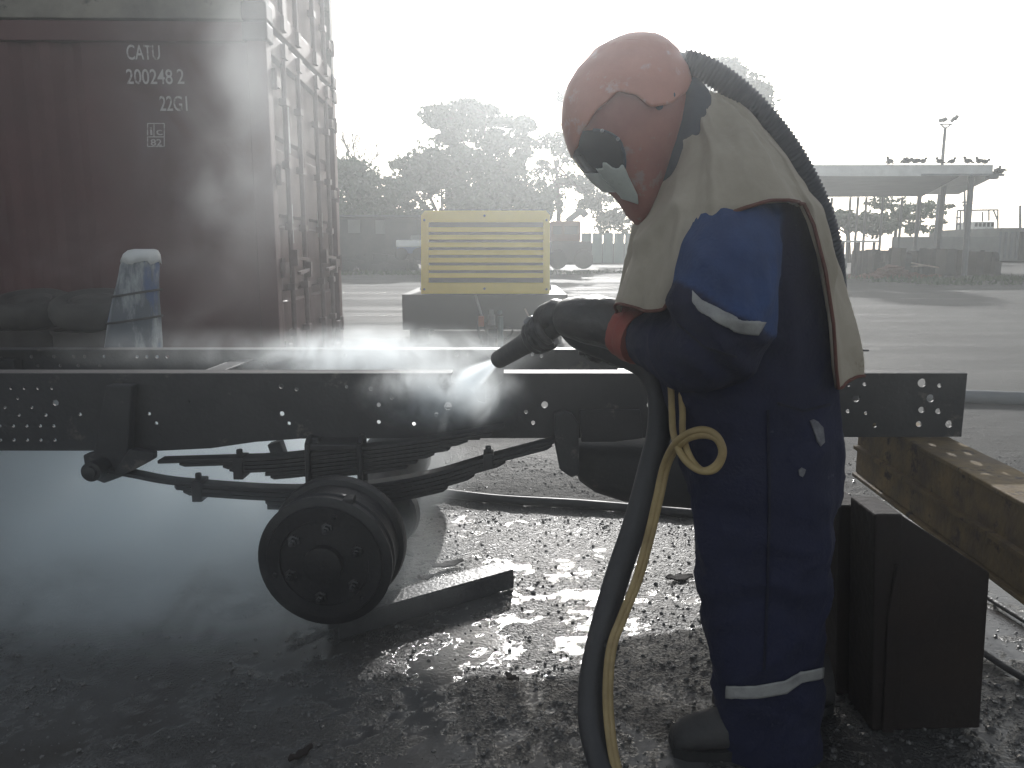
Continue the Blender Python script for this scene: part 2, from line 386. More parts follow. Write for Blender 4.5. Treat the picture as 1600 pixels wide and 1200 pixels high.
bn = ntex(150, 5, .75); bn2 = ntex(60, 4, .6); bn3 = ntex(9, 6, .7)
vo = N.new('ShaderNodeTexVoronoi'); vo.inputs['Scale'].default_value = 105; L.new(tc.outputs['Object'], vo.inputs['Vector'])
bh = math_('ADD', math_('ADD', bn.outputs['Fac'], bn2.outputs['Fac']), math_('MULTIPLY', vo.outputs['Distance'], -.9)); far_ = math_('SUBTRACT', 1.0, ad.outputs['Fac']); bh = math_('ADD', bh, math_('MULTIPLY', math_('MULTIPLY', bn3.outputs['Fac'], 5.0), far_))
inv = math_('MULTIPLY_ADD', aw.outputs['Fac'], -.93); inv.node.inputs[2].default_value = 1.0; inv.node.inputs[1].default_value = -.88
bp = N.new('ShaderNodeBump'); bp.inputs['Distance'].default_value = .012; L.new(math_('MULTIPLY', inv, .75), bp.inputs['Strength']); L.new(bh, bp.inputs['Height'])
L.new(bp.outputs[0], b.inputs['Normal'])
gme.materials.append(gm)

# loose stones: nobody could count them
M_stone = mat('wet stones', (.085,.083,.08), .22, 0, (.16,.155,.15), 20, .3, 90)
sb = MB(); rs = random.Random(3)
base_v = [Vector(v) for v in ((0,0,1),(0.89,0,.45),(.28,.85,.45),(-.72,.53,.45),(-.72,-.53,.45),(.28,-.85,.45),(.72,.53,-.45),(-.28,.85,-.45),(-.89,0,-.45),(-.28,-.85,-.45),(.72,-.53,-.45),(0,0,-1))]
base_f = [(0,1,2),(0,2,3),(0,3,4),(0,4,5),(0,5,1),(1,6,2),(2,7,3),(3,8,4),(4,9,5),(5,10,1),(6,7,2),(7,8,3),(8,9,4),(9,10,5),(10,6,1),(11,7,6),(11,8,7),(11,9,8),(11,10,9),(11,6,10)]
cnt = 0
while cnt < 26000:
    y = rs.uniform(1.3, 4.6); x = rs.uniform(-.95*y, 1.05*y)*.8
    dens = noise.noise((x*2.1+11, y*2.4, 5))*.5+.5
    if rs.random() > dens*1.15: continue
    _, we, _ = ground_h(x, y)
    if we > .5 and rs.random() < .75: continue
    s_ = .0022+.0065*rs.random()**7
    if y < 2.2 and x > .55: s_ *= 1.3
    h = ground_h(x, y)[0]; rot = Matrix.Rotation(rs.random()*6.28, 3, 'Z')
    sb.add([rot @ Vector((v.x*s_*rs.uniform(.7,1.3), v.y*s_*rs.uniform(.7,1.2), v.z*s_*rs.uniform(.45,.75))) + Vector((x, y, h+s_*.2)) for v in base_v], base_f)
    cnt += 1
st = sb.build('gravel', M_stone); tag(st, 'loose wet gravel and blast grit scattered over the yard', 'gravel', None, 'stuff')

# ================================================================== TRUCK CHASSIS
YN, YF = 2.80, 3.54
chassis = thing('truck_chassis', 'stripped black truck frame with hanging leaf spring and brake drum being sandblasted', 'truck chassis', (0, 3.1, .1))
def xz(px, py, Y=YN): p = P(px, py, Y); return (p.x, p.z)
def circ(px, py, rpx, Y=YN, n=10):
    x, z = xz(px, py, Y); r_ = rpx*Y/F; return [(x+r_*math.cos(2*math.pi*k/n), z+r_*math.sin(2*math.pi*k/n)) for k in range(n)]
ztop = P(800, 583, YN).z
x_l, x_r = -2.9, P(1505, 640, YN).x
outer = [(x_l, P(0,703,YN).z), xz(250,704), xz(330,700), xz(400,690), xz(470,685), (x_r, P(1500,682,YN).z), (x_r, ztop)]
notch = [(787,583),(785,596),(774,606),(768,622),(758,630),(747,627),(740,612),(728,604),(715,603),(706,596),(704,583)]
outer += [xz(*p) for p in notch if True]
outer = [(x, min(z, ztop)) for x, z in outer] + [(x_l, ztop)]
dots = []
for row, xs in ((606,(18,39,60,82)),(622,(29,)),(636,(9,51)),(648,(31,73)),(665,(1,22,43,64,85)),(687,(2,23,44,65,87))):
    dots += [(x, row, 2.6) for x in xs]
dots += [(-30+21*k-40, r_, 2.6) for r_ in (665, 687) for k in range(2)]
dots += [(88,629,5),(126,647,2.8),(234,646,2.8),(245,661,3),(297,627,2.8),(440,603,4.2),(464,608,3.2),(542,604,2.6),(441,646,4),(452,661,3),
         (580,607,3.6),(592,632,3.6),(672,603,3.4),(694,603,3.2),(613,621,3.6),(592,659,3.4),(647,662,3.2),(700,634,6.5),(682,647,3.4),(695,660,3.2),(715,672,3.2),
         (851,632,5.5),(822,643,3.2),(833,660,3.4),(1016,632,6),(1018,600,3),
         (1325,601,3),(1350,600,3.2),(1337,622,6.2),(1324,642,3.4),(1352,645,3),(1366,664,3.8),
         (1440,598,7.2),(1467,602,3.6),(1453,622,6.6),(1439,640,5.2),(1465,642,4.8),(1435,662,5),(1482,662,6.2)]
holes = [circ(*d) for d in dots if not (700 < d[0] < 795 and d[1] < 632 and d[2] < 6)]
holes = [h for h in holes if min(q[0] for q in h) > x_l+.01]
plate('near_rail'.replace('near_', 'frame_'), outer, holes, .009, M_rail, chassis, (0, YN, 0), (1,0,0), (0,0,1))
fl = MB()
xn0, xn1 = xz(706, 583)[0], xz(787, 583)[0]
for a, c in ((x_l, xn0), (xn1, x_r)): fl.box(((a+c)/2, YN+.0415, ztop-.0035), (c-a, .074, .008))
prof = [(x_l, outer[0][1]), xz(250,704), xz(330,700), xz(400,690), xz(470,685), (x_r, outer[5][1])]
for a, c in zip(prof, prof[1:]): fl.bar((a[0], YN+.0415, a[1]+.0035), (c[0], YN+.0415, c[1]+.0035), .074, .008)
fl.build('rail_flange', M_rail, chassis)
# far rail, standing the other way round
xf = P(1345, 560, YF).x
fo = [(x_l-.5, .52), (P(330,700,YN).x, .52), (P(470,690,YN).x, ztop-.225), (xf, ztop-.225), (xf, ztop), (x_l-.5, ztop)]
fh = [circ(x, y, 2.8, YF) for x, y in ((50,557),(85,557),(116,557),(133,557),(163,557),(215,557),(230,557),(246,557),(262,557),(60,571),(95,571),(123,571),(157,571),(714,554),(731,554),(846,556),(832,553),(1318,552),(1318,572),(540,556))]
plate('frame_rail', fo, fh, .009, M_rail, chassis, (0, YF, 0), (1,0,0), (0,0,1))
f2 = MB(); f2.box(((x_l-.5+xf)/2, YF-.036, ztop-.0035), (xf-x_l+.5, .08, .008))
p2 = [(x_l-.5, .52), (P(330,700,YN).x, .52), (P(470,690,YN).x, ztop-.225), (xf, ztop-.225)]
for a, c in zip(p2, p2[1:]): f2.bar((a[0], YF-.0415, a[1]+.0035), (c[0], YF-.0415, c[1]+.0035), .074, .008)
f2.build('rail_flange', M_rail, chassis)
def crossmember(x, h=.14, wd=.07, z=None, dx=0):
    z = z if z is not None else ztop-.05
    m_ = MB(); y0, y1 = YN+.085, YF-.085; x2 = x+dx
    m_.bar((x, y0, z), (x2, y1, z), .008, h); m_.bar((x+wd/2+.004, y0, z+h/2-.004), (x2+wd/2+.004, y1, z+h/2-.004), wd, .008); m_.bar((x+wd/2+.004, y0, z-h/2+.004), (x2+wd/2+.004, y1, z-h/2+.004), wd, .008)
    m_.box((x+wd/2, y0-.035, z), (wd+.09, .062, h*.8)); m_.box((x2+wd/2, y1+.035, z), (wd+.09, .062, h*.8))
    return m_.build('crossmember', M_rail, chassis, bevel=.003)
crossmember(P(268,580,YN+.05).x, .16, .075, ztop-.12, .02); crossmember(-2.3, .16, .08, ztop-.11)
crossmember(P(1400,600,YN).x-.55, .12, .10, ztop-.09); crossmember(P(690,600,YN).x, .12, .09, ztop-.2)
# gusset plate before the man, its lit top put into a brighter colour
g = MB(); q = [P(px, py, 1) for px, py in ((0,0),)]
zt = ztop-.006
qa = [PG(955,553,zt), PG(982,553,zt), PG(1008,579,zt), PG(966,579,zt)]
g.add([v+Vector((0,0,.004)) for v in qa]+[v-Vector((0,0,.004)) for v in qa], [(0,1,2,3),(7,6,5,4),(0,4,5,1),(1,5,6,2),(2,6,7,3),(3,7,4,0)])
g.build('gusset_plate', M_stud, chassis, label='bright lit steel gusset plate between the frame rails')
# bolts with a shared mesh
def bolt_mesh(r_, h_):
    m_ = MB(); m_.lathe((0,0,0), (0,-1,0), [(r_*1.35,0),(r_*1.35,h_*.25),(r_,h_*.25),(r_,h_),(r_*.55,h_*1.02),(r_*.5,h_*1.5)], 6)
    o = m_.build('bolt', M_rail, chassis); return o
b0 = bolt_mesh(.008, .010); first = True
for px, py in ((176,597),(184,641),(178,680),(258,658),(862,600),(905,600),(862,660),(912,660),(1008,668),(930,606),(960,660),(640,640),(520,650),(270,655)):
    o = b0 if first else b0.copy()
    if not first: col.objects.link(o); o.parent = chassis
    p = P(px, py, YN-.012 if px not in (176,184,178) else YN-.035); o.location = p-Vector(chassis.location); first = False
# front spring hanger
YS = 2.74
def prism(poly, y0, y1, Y=None, mb=None):
    mb = mb or MB(); pts = [xz(px, py, Y or y0) for px, py in poly]; n = len(pts)
    return mb.add([(x, y0, z) for x, z in pts]+[(x, y1, z) for x, z in pts], [tuple(range(n)), tuple(range(2*n-1, n-1, -1))]+[(i, (i+1) % n, n+(i+1) % n, n+i) for i in range(n)])
h1 = prism([(172,600),(212,600),(206,705),(238,706),(243,716),(195,742),(168,752),(150,744),(138,722),(136,708),(152,704),(160,660)], YN-.06, YN-.012, YN-.03)
h1.build('spring_hanger', M_rail, chassis, bevel=.006)
hk = prism([(206,700),(243,706),(243,716),(196,741),(180,738)], YN-.10, YN-.062, YN-.08); hk.build('hanger_web', M_rail, chassis, bevel=.004)
pe = P(160,728,YS); ey = MB(); ey.lathe(pe+Vector((0,.07,0)), (0,-1,0), [(.034,0),(.034,.15),(.022,.152),(.022,.165),(.010,.167)], 24); ey.build('spring_eye', M_spring, chassis, smooth=True)
# rear shackle hanger
h2 = prism([(866,645),(880,641),(893,645),(903,660),(904,738),(893,744),(874,731),(866,690)], YN-.055, YN-.012, YN-.03); h2.build('shackle_hanger', M_rail, chassis, bevel=.006)
h3 = prism([(905,640),(1000,640),(1004,684),(960,690),(908,690)], YN-.028, YN-.006, YN-.02); h3.build('gearbox_bracket', M_rail, chassis, bevel=.004)
# leaf springs
SW = .062
def spring_pack(name, n, top, th, ends, Y):
    """n leaves under one another; top: pixel polyline of the top face, ends: (left px, right px) of every leaf"""
    tp = [P(px, py, Y) for px, py in top]; tp = smooth_pts(tp, 6)
    root = None
    for i in range(n):
        x0, x1 = P(ends[i][0], 740, Y).x, P(ends[i][1], 740, Y).x
        pts = []
        seq = [q for q in tp if x0 < q.x < x1]
        def at(x):
            for a, c in zip(tp, tp[1:]):
                if a.x <= x <= c.x: t = (x-a.x)/max(1e-6, c.x-a.x); return a+(c-a)*t
            return tp[0] if x < tp[0].x else tp[-1]
        seq = [at(x0)]+seq+[at(x1)]
        m_ = MB(); vs = []; k = len(seq)
        for j, q in enumerate(seq):
            t0 = (j == 0 or j == k-1); hw = SW/2*(.72 if t0 and i else 1)
            zt_ = q.z-i*(th+.0020); zb_ = zt_-th*(.6 if t0 else 1)
            vs += [(q.x, Y-hw, zt_), (q.x, Y+hw, zt_), (q.x, Y+hw, zb_), (q.x, Y-hw, zb_)]
        fs = [(j*4+a, j*4+(a+1) % 4, (j+1)*4+(a+1) % 4, (j+1)*4+a) for j in range(k-1) for a in range(4)]+[(3,2,1,0), tuple((k-1)*4+a for a in range(4))]
        m_.add(vs, fs)
        if root is None: root = m_.build(name, M_spring, chassis, bevel=.0018)
        else: m_.build('leaf', M_spring, root, bevel=.0018)
    return root
main = spring_pack('main_spring', 5, [(160,727),(215,738),(280,749),(420,759),(520,758),(600,750),(680,735),(760,712),(866,684)], .0140,
    [(158,868),(275,862),(288,790),(415,742),(418,700)], YS)
helper = spring_pack('helper_spring', 7, [(252,716),(345,713),(430,710),(500,703),(600,692),(700,678),(788,663)], .0122,
    [(252,788),(285,770),(352,732),(362,705),(418,680),(425,655),(480,640)], YS)
def clip(px, py, hpx, n):
    p = P(px, py, YS); m_ = MB(); hh = hpx*YS/F
    m_.box(p-Vector((0,0,hh/2)), (.035, SW+.016, hh)); m_.lathe(p+Vector((0,-.01,0)), (0,0,1), [(.012,0),(.012,.022),(.009,.024)], 6)
    return m_.build('spring_clip', M_spring, n, bevel=.003)
clip(312,748,34,main); clip(376,711,36,helper); clip(763,706,24,main)
for px in (485, 565):
    t = P(px, 690, YS); bt = P(px+3, 800, YS); m_ = MB()
    for s_ in (-1, 1): m_.tube([(t.x, YS+s_*(SW/2+.012), t.z), (bt.x, YS+s_*(SW/2+.012), bt.z)], .010, 10)
    m_.tube(smooth_pts([(t.x, YS-SW/2-.012, t.z), (t.x, YS-SW/4, t.z+.014), (t.x, YS+SW/4, t.z+.014), (t.x, YS+SW/2+.012, t.z)], 5), .010, 10)
    m_.build('spring_bolt', M_spring, chassis, smooth=True)
pt = P(520, 696, YS); m_ = MB(); m_.box(pt+Vector((.01,0,.004)), (.17, SW+.03, .022)); m_.box(pt+Vector((-.06,0,.02)), (.03,.04,.02)); m_.build('spring_plate', M_spring, chassis, bevel=.004)
# bump-stop strut behind the spring
m_ = MB(); m_.bar(P(430,690,YN+.14), P(448,742,YN+.14), .05, .05); m_.build('bump_stop', M_rail, chassis, bevel=.004)
# axle and drums
ca = P(507, 879, 2.28); axd = Vector((.07, 1, .05)).normalized()
ax = MB(); p0 = ca+axd*.2; p1 = p0+axd*1.55
ax.tube([p0, p0+axd*.25, p0+axd*.6, p0+axd*.72, p0+axd*.9, p1], [.055,.055,.06,.14,.14,.055], 16); ax.build('axle', M_spring, chassis, smooth=True)
m_ = MB(); m_.box(P(530,806,YS)+Vector((0,0,.0)), (.16,.09,.12)); m_.build('axle_seat', M_spring, chassis, bevel=.01)
RD = .206
def drum(c, d, holes=True):
    m_ = MB()
    m_.lathe(c, d, [(RD*.97,0),(RD,.004),(RD,.014),(RD*.955,.020),(RD*.955,.045),(RD*.985,.05),(RD*.985,.062),(RD*.955,.066),(RD*.955,.135),(RD*1.03,.14),(RD*1.045,.15),(RD*1.045,.176),(RD*1.0,.18),(RD*.85,.182)], 56)
    # open drum face: recessed disc, hub boss and bearing cap
    o = m_.build('brake_drum', M_drum, chassis, smooth=True)
    f_ = MB(); f_.lathe(c, d, [(.050,-.030),(.058,-.028),(.060,-.006),(.095,-.004),(.098,-.0035),(.135,-.003),(.137,-.0085),(.176,-.0085),(.179,-.001),(.179,.002)], 48); f_.build('hub', M_drum, o, smooth=True)
    a, b2, dd = frame_from(d)
    for k in range(6):
        t = math.radians(60*k+22); q = c+a*(.112*math.cos(t))+b2*(.112*math.sin(t))
        s_ = MB(); s_.lathe(q, -Vector(d), [(.019,.0005),(.019,.008),(.0125,.010),(.0125,.022),(.008,.024),(.008,.034),(.005,.036)], 6, t); s_.build('wheel_nut', M_bar if k in (1,2) else M_drum, o)
    for k in range(3):
        t = math.radians(120*k+75); q = c+a*(.156*math.cos(t))+b2*(.156*math.sin(t))
        s_ = MB(); s_.lathe(q, -Vector(d), [(.008,.008),(.008,.014),(.005,.016)], 6); s_.build('drum_screw', M_drum, o)
    # a nick and lug on the rim
    t = math.radians(68); q = c+a*(RD*1.0*math.cos(t))+b2*(RD*1.0*math.sin(t))+Vector(d)*.03
    s_ = MB(); s_.box(q, (.03,.05,.018)); s_.build('rim_lug', M_drum, o, bevel=.003)
    return o
drum(ca, axd)
drum(p1+axd*.2, -axd)
bk = MB(); bk.lathe(P(600,805,2.92), (.25,1,.0), [(.02,-.01),(.118,0),(.128,.012),(.128,.05),(.115,.06),(.06,.085),(.05,.16)], 32); bk.build('brake_chamber', M_bar, chassis, smooth=True)
# gearbox / tank hanging under the frame behind the man
tk = MB(); tks = []
for px, top, bot, hw in ((896,688,726,.06),(905,685,748,.09),(930,685,765,.11),(975,685,779,.12),(1030,687,786,.12),(1075,690,789,.12),(1105,692,782,.09)):
    a, c = P(px, top, 2.99), P(px, bot, 2.99); ring = []
    for k in range(20):
        t = 2*math.pi*k/20; cs, sn = math.cos(t), math.sin(t)
        ring.append((a.x, 2.99+hw*math.copysign(abs(cs)**.7, cs), (a.z+c.z)/2-.0+(a.z-c.z)/2*math.copysign(abs(sn)**.7, sn)))
    tks.append(ring)
tk.loft(tks).build('gearbox', M_rail, chassis, smooth=True)
for px in (985, 1040):
    m_ = MB(); m_.bar(P(px,692,3.1), P(px,672,3.1), .05, .05); m_.build('gearbox_mount', M_rail, chassis)

# ================================================================== STEEL STAND, BAR, PIPES
zb = outer[5][1]
B0 = PG(1412, 684, zb); B1 = PG(1600, 785, zb)            # left top edge of the beam runs toward the camera
bd = (Vector((B1.x, B1.y, 0))-Vector((B0.x, B0.y, 0))).normalized(); bs = Vector((bd.y, -bd.x, 0)); bs = bs if bs.x > 0 else -bs
stand = thing('support_stand', 'rusty steel stand with heavy box post and yellowish beam carrying the frame end', 'stand', (B0.x, 2.2, 0))
m_ = MB(); BL = 2.6; BH = .27; BW = .17
e0 = B0-bd*.45; c0 = e0+bd*(BL/2)+bs*(BW/2)
m_.box(c0-Vector((0,0,.008+.001)), (BW, BL, .016), (bs, bd, Vector((0,0,1)))); m_.box(c0-Vector((0,0,BH-.008)), (BW, BL, .016), (bs, bd, Vector((0,0,1)))); m_.box(c0-bs*(BW/2-.02)-Vector((0,0,BH/2)), (.014, BL-.004, BH-.034), (bs, bd, Vector((0,0,1))))
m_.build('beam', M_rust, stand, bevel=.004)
zt2 = zb-BH-.017
BLp, BRp, TLp, TRp = PG(1362,1142,0), PG(1532,1138,0), PG(1370,804,zt2), PG(1552,898,zt2)
TLb = PG(1322,768,zt2); TRb = TRp+(TLb-TLp)
def hexa(a, b_, c, d, e, f, g_, h_): return MB().add([a,b_,c,d,e,f,g_,h_], [(0,1,2,3),(7,6,5,4),(0,4,5,1),(1,5,6,2),(2,6,7,3),(3,7,4,0)])
fl0 = lambda v: Vector((v.x, v.y, 0))
yv = BLp.y; q = lambda px, py, y=None: P(px, py, y or yv)
yd = Vector((0, .15, 0)); a1, a2, a3, a4 = PG(1362,1142,0), q(1412,1141), q(1412,804), q(1368,804); a2.z = 0
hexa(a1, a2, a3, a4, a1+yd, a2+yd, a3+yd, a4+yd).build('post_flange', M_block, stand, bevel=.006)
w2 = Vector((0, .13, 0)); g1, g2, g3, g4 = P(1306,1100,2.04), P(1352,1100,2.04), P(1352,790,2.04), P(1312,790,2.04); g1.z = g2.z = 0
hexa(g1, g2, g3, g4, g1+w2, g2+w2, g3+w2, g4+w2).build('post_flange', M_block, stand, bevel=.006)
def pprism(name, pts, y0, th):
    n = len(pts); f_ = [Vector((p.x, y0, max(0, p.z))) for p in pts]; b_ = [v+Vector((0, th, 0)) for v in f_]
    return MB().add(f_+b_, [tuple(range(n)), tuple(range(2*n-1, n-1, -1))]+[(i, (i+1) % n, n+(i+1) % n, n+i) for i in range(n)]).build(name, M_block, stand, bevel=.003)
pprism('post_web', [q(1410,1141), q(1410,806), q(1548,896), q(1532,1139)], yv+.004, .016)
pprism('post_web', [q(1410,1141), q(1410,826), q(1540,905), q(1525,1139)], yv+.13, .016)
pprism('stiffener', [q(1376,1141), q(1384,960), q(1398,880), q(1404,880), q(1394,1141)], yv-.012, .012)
MB().box(c0-bs*(BW/2-.004)-Vector((0,0,BH*.52)), (.03, BL*.98, .014), (bs, bd, Vector((0,0,1)))).build('beam_ledge', M_rust, stand)
# the bar on the ground
bar0, bar1 = PG(530, 1000, 0), PG(803, 919, 0)
m_ = MB(); d_ = (bar1-bar0); d_.z = 0; L_ = d_.length; d_.normalize(); n_ = Vector((-d_.y, d_.x, 0))
cb = (bar0+bar1)/2; cb.z = 0
m_.box(cb+n_*.045+Vector((0,0,.069)), (L_, .09, .008), (d_, n_, Vector((0,0,1)))); m_.box(cb+n_*.004+Vector((0,0,.0325)), (L_, .008, .064), (d_, n_, Vector((0,0,1)))); m_.box(cb+n_*.086+Vector((0,0,.0325)), (L_, .008, .064), (d_, n_, Vector((0,0,1))))
o = m_.build('steel_channel', M_bar, None, bevel=.002); tag(o, 'length of wet steel channel lying on the ground by the brake drum', 'steel bar')
# odd flakes of scale and bark that lie on the wet ground
for (px, py, ln, wd, rz, lb) in ((700,884,.13,.035,.5,'dark curled scrap lying on the wet ground beyond the steel channel'),(640,868,.07,.03,2.0,'small dark scrap close to the brake drum on the wet ground'),(665,905,.06,.022,.2,'dark sliver lying between brake drum and steel channel'),(800,1062,.05,.03,2.4,'dark flake lying in the wet grit left of the thick hose'),(470,1182,.07,.018,.9,'dark stick lying in the dark foreground under the frame'),(1062,905,.10,.04,.1,'dark flat scrap lying on the wet ground by the knees of the man')):
    g = PG(px, py, .006); m_ = MB(); ca_, sa_ = math.cos(rz), math.sin(rz); n = 7; vs = []
    for i in range(n):
        t = i/(n-1)-.5; hw = wd*.5*(1-(2*t)**2*.75)*(1+.3*math.sin(i*2.3)); z = .004+.018*abs(t)**1.5+.006*math.sin(i*1.7)**2
        for sd_ in (-1, 1):
            x, y = t*ln, sd_*hw
            vs += [(g.x+x*ca_-y*sa_, g.y+x*sa_+y*ca_, z+.004*(sd_ > 0)), (g.x+x*ca_-y*sa_, g.y+x*sa_+y*ca_, z+.006+.004*(sd_ > 0))]
    fs = [(i*4, i*4+4, i*4+5, i*4+1) for i in range(n-1)]+[(i*4+2, i*4+3, i*4+7, i*4+6) for i in range(n-1)]+[(i*4+1, i*4+5, i*4+7, i*4+3) for i in range(n-1)]+[(i*4, i*4+2, i*4+6, i*4+4) for i in range(n-1)]+[(0,1,3,2),((n-1)*4,(n-1)*4+2,(n-1)*4+3,(n-1)*4+1)]
    o = m_.add(vs, fs).build('scrap_flake', M_block, None, smooth=True); tag(o, lb, 'scrap', 'scraps on the wet ground')
# hose across the ground behind the puddle
hp = smooth_pts([PG(600,762,.02), PG(690,770,.02), PG(780,780,.02), PG(900,787,.02), PG(1010,796,.02), PG(1120,806,.02), PG(1260,818,.02), PG(1420,826,.02)], 8)
o = MB().tube(hp, .022, 10).build('ground_hose', M_hose, None, smooth='all'); tag(o, 'dark hose lying straight across the wet ground under the frame', 'hose')
hp = smooth_pts([PG(660,766,.012), PG(720,771,.012), PG(820,776,.012), PG(900,782,.012), PG(1050,792,.012), PG(1200,800,.012)], 6)
o = MB().tube(hp, .009, 8).build('thin_cable', M_rubber, None, smooth='all'); tag(o, 'thin dark cable lying just behind the ground hose', 'cable')
o = MB().tube([PG(1440,619,.05), PG(1520,620,.05), PG(1600,623,.05), PG(1760,628,.05)], .055, 14).build('ground_pipe', M_pole, None, smooth=True); tag(o, 'grey pipe lying on dry ground beyond the frame end', 'pipe')
for nm, lb, pts, r_ in (('steel_rod', 'thin steel rod lying behind the post, nearer the beam', [(1500,905),(1560,944),(1650,1000)], .010), ('steel_rod', 'steel rod beside the small puddle right of the post', [(1515,1005),(1570,1042),(1660,1095)], .011)):
    o = MB().tube([PG(x, y, r_+.004) for x, y in pts], r_, 10).build(nm, M_bar, None, smooth=True); tag(o, lb, 'rod', 'rods on the ground beside the stand')

# ================================================================== CONTAINERS
A = P(431, 388, 5.7); Bc = P(532, 388, 8.12)
wd_ = Vector((Bc.x-A.x, Bc.y-A.y, 0)).normalized()       # along the door end, away from camera
us = Vector((-wd_.y, wd_.x, 0))                            # along the long side, to the left
us = us if us.x < 0 else -us
CW, CL, CH = 2.438, 6.058, 2.591
Z1 = Vector((0,0,1))
def container(z0, body, name, label, full):
    o0 = Vector((A.x, A.y, z0)); root = thing(name, label, 'container', o0+us*(CL/2)+wd_*(CW/2))
    nrm = -wd_                                               # outward of the long side
    def W(u, v, h): return o0+us*u+wd_*v+Z1*h
    # long side: flat lettered panel next to the corner, then corrugations
    pf = [(0.14, .03), (1.25, .03)]; u = 1.25
    while u < CL-.2: pf += [(u+.07, .064), (u+.14, .064), (u+.21, .03), (u+.278, .03)]; u += .278
    vs = [W(u_, v_, h_) for h_ in (.16, CH-.13) for u_, v_ in pf]; n = len(pf)
    MB().add(vs, [(i, i+1, n+i+1, n+i) for i in range(n-1)]).build('side_wall', body, root)
    m = MB(); m.box(W(CL/2, .04, CH-.065), (CL-.30, .08, .128), (us, wd_, Z1)); m.box(W(CL/2, .04, .08), (CL-.30, .08, .155), (us, wd_, Z1)); m.build('side_rail', body, root, bevel=.006)
    for u_, v_ in ((.07,.07),(.07,CW-.07),(CL-.07,.07),(CL-.07,CW-.07)): MB().box(W(u_, v_, CH/2), (.135, .135, CH-.24), (us, wd_, Z1)).build('corner_post', body, root, bevel=.01)
    for u_, v_ in ((.07,.07),(.07,CW-.07),(CL-.07,.07)):
        for h_ in (.055, CH-.06):
            MB().box(W(u_+.0, v_, h_), (.17, .17, .118), (us, wd_, Z1)).build('corner_casting', M_crail, root, bevel=.012)
    MB().box(W(CL/2, CW/2, CH-.03), (CL-.1, CW-.1, .03), (us, wd_, Z1)).build('roof', body, root)
    MB().box(W(CL/2, CW/2, .13), (CL-.1, CW-.1, .05), (us, wd_, Z1)).build('floor_pan', M_crail, root)
    m = MB(); m.box(W(CL/2, CW-.05, CH/2), (CL-.3, .03, CH-.3), (us, wd_, Z1)); m.box(W(CL-.06, CW/2, CH/2), (.03, CW-.3, CH-.3), (us, wd_, Z1)); m.build('rear_wall', body, root)
    # door end faces along -us
    MB().box(W(.05, CW/2, CH-.10), (.09, CW-.28, .15), (us, wd_, Z1)).build('door_header', M_door, root, bevel=.006); MB().box(W(.05, CW/2, .09), (.09, CW-.28, .15), (us, wd_, Z1)).build('door_sill', M_door, root, bevel=.006)
    for k in (0, 1):
        v0 = .15+k*(CW/2-.145); vw = CW/2-.16
        m = MB(); prof = []; nseg = 5; hh0, hh1 = .17, CH-.18
        # pressed panels with horizontal swages
        zs = [hh0]; z_ = hh0
        for s_ in range(3): zz = hh0+(s_+1)*(hh1-hh0)/4; zs += [zz-.05, zz-.03, zz+.03, zz+.05]
        zs.append(hh1); offs = [.055]+[.055,.085,.085,.055]*3+[.055]
        vv = [W(o_, v0+s_*vw, z_) for z_, o_ in zip(zs, offs) for s_ in (0, 1)]
        m.add(vv, [(2*i, 2*i+1, 2*i+3, 2*i+2) for i in range(len(zs)-1)])
        m.box(W(.075, v0+.03, CH/2), (.05, .06, hh1-hh0), (us, wd_, Z1)); m.box(W(.075, v0+vw-.03, CH/2), (.05, .06, hh1-hh0), (us, wd_, Z1))
        d_o = m.build('door', M_door, root)
        for f_ in (.30, .72):
            r_ = MB(); v_ = v0+vw*f_; r_.tube([W(.008, v_, .06), W(.008, v_, CH-.05)], .019, 10)
            for h_ in (.09, CH-.09): r_.box(W(.0, v_, h_), (.05, .09, .10), (us, wd_, Z1))
            for h_ in (.45, .80, 1.25, 1.7, 2.15): r_.box(W(.012, v_, h_), (.055, .085, .05), (us, wd_, Z1))
            r_.build('lock_rod', M_rod, d_o)
            hd = MB(); h_ = 1.02 if f_ < .5 else .92; hd.bar(W(-.02, v_, h_), W(-.03, v_+(.42 if f_ < .5 else -.38), h_-.02), .03, .025); hd.box(W(-.02, v_, h_), (.05,.07,.12), (us, wd_, Z1)); hd.build('lock_handle', M_rod, d_o)
        hv = v0+.0 if k == 0 else v0+vw
        for h_ in (.35, .95, 1.6, 2.25):
            hn = MB(); hn.box(W(.0, hv+(.05 if k == 0 else -.05), h_), (.03, .20, .075), (us, wd_, Z1)); hn.tube([W(-.012, hv-.02*(1 if k == 0 else -1), h_-.07), W(-.012, hv-.02*(1 if k == 0 else -1), h_+.07)], .018, 8); hn.build('hinge', M_rod, d_o)
        if full:
            for f_, h_, ww, hh in (((.5,1.28,.13,.30),(.55,2.0,.07,.36)) if k == 0 else ((.5,1.3,.2,.22),)):
                MB().box(W(.0525, v0+vw*f_, h_), (.003, ww, hh), (us, wd_, Z1)).build('placard', M_label, d_o)
    return root
lower = container(.13, M_cont, 'lower_container'.replace('lower_', 'shipping_'), 'maroon shipping container with CATU 200248 2 stencilled on its side, bottom of the stack', True)
upper = container(.13+CH+.012, M_contb, 'shipping_container', 'grey weathered shipping container stacked on top of the maroon one', False)
fp = Vector((A.x, A.y, 0))+wd_*.03; fn = -wd_
ux = -us; org = lambda px, py: PP(px, py, fp, fn)+fn*.004
def stencil(s, px, pyb, pxe, h_px):
    p = org(px, pyb); size = (org(px, pyb-h_px)-p).length/.70
    o = text('lettering', s, size, M_letter, lower, p, ux, Z1)
    ls = [v.co.dot(ux) for v in o.data.vertices]; wdt = max(ls)-min(ls); want = (org(pxe, pyb)-p).length; k = want/wdt
    for v in o.data.vertices: d_ = v.co.dot(ux)-min(ls); v.co += ux*(d_*(k-1))
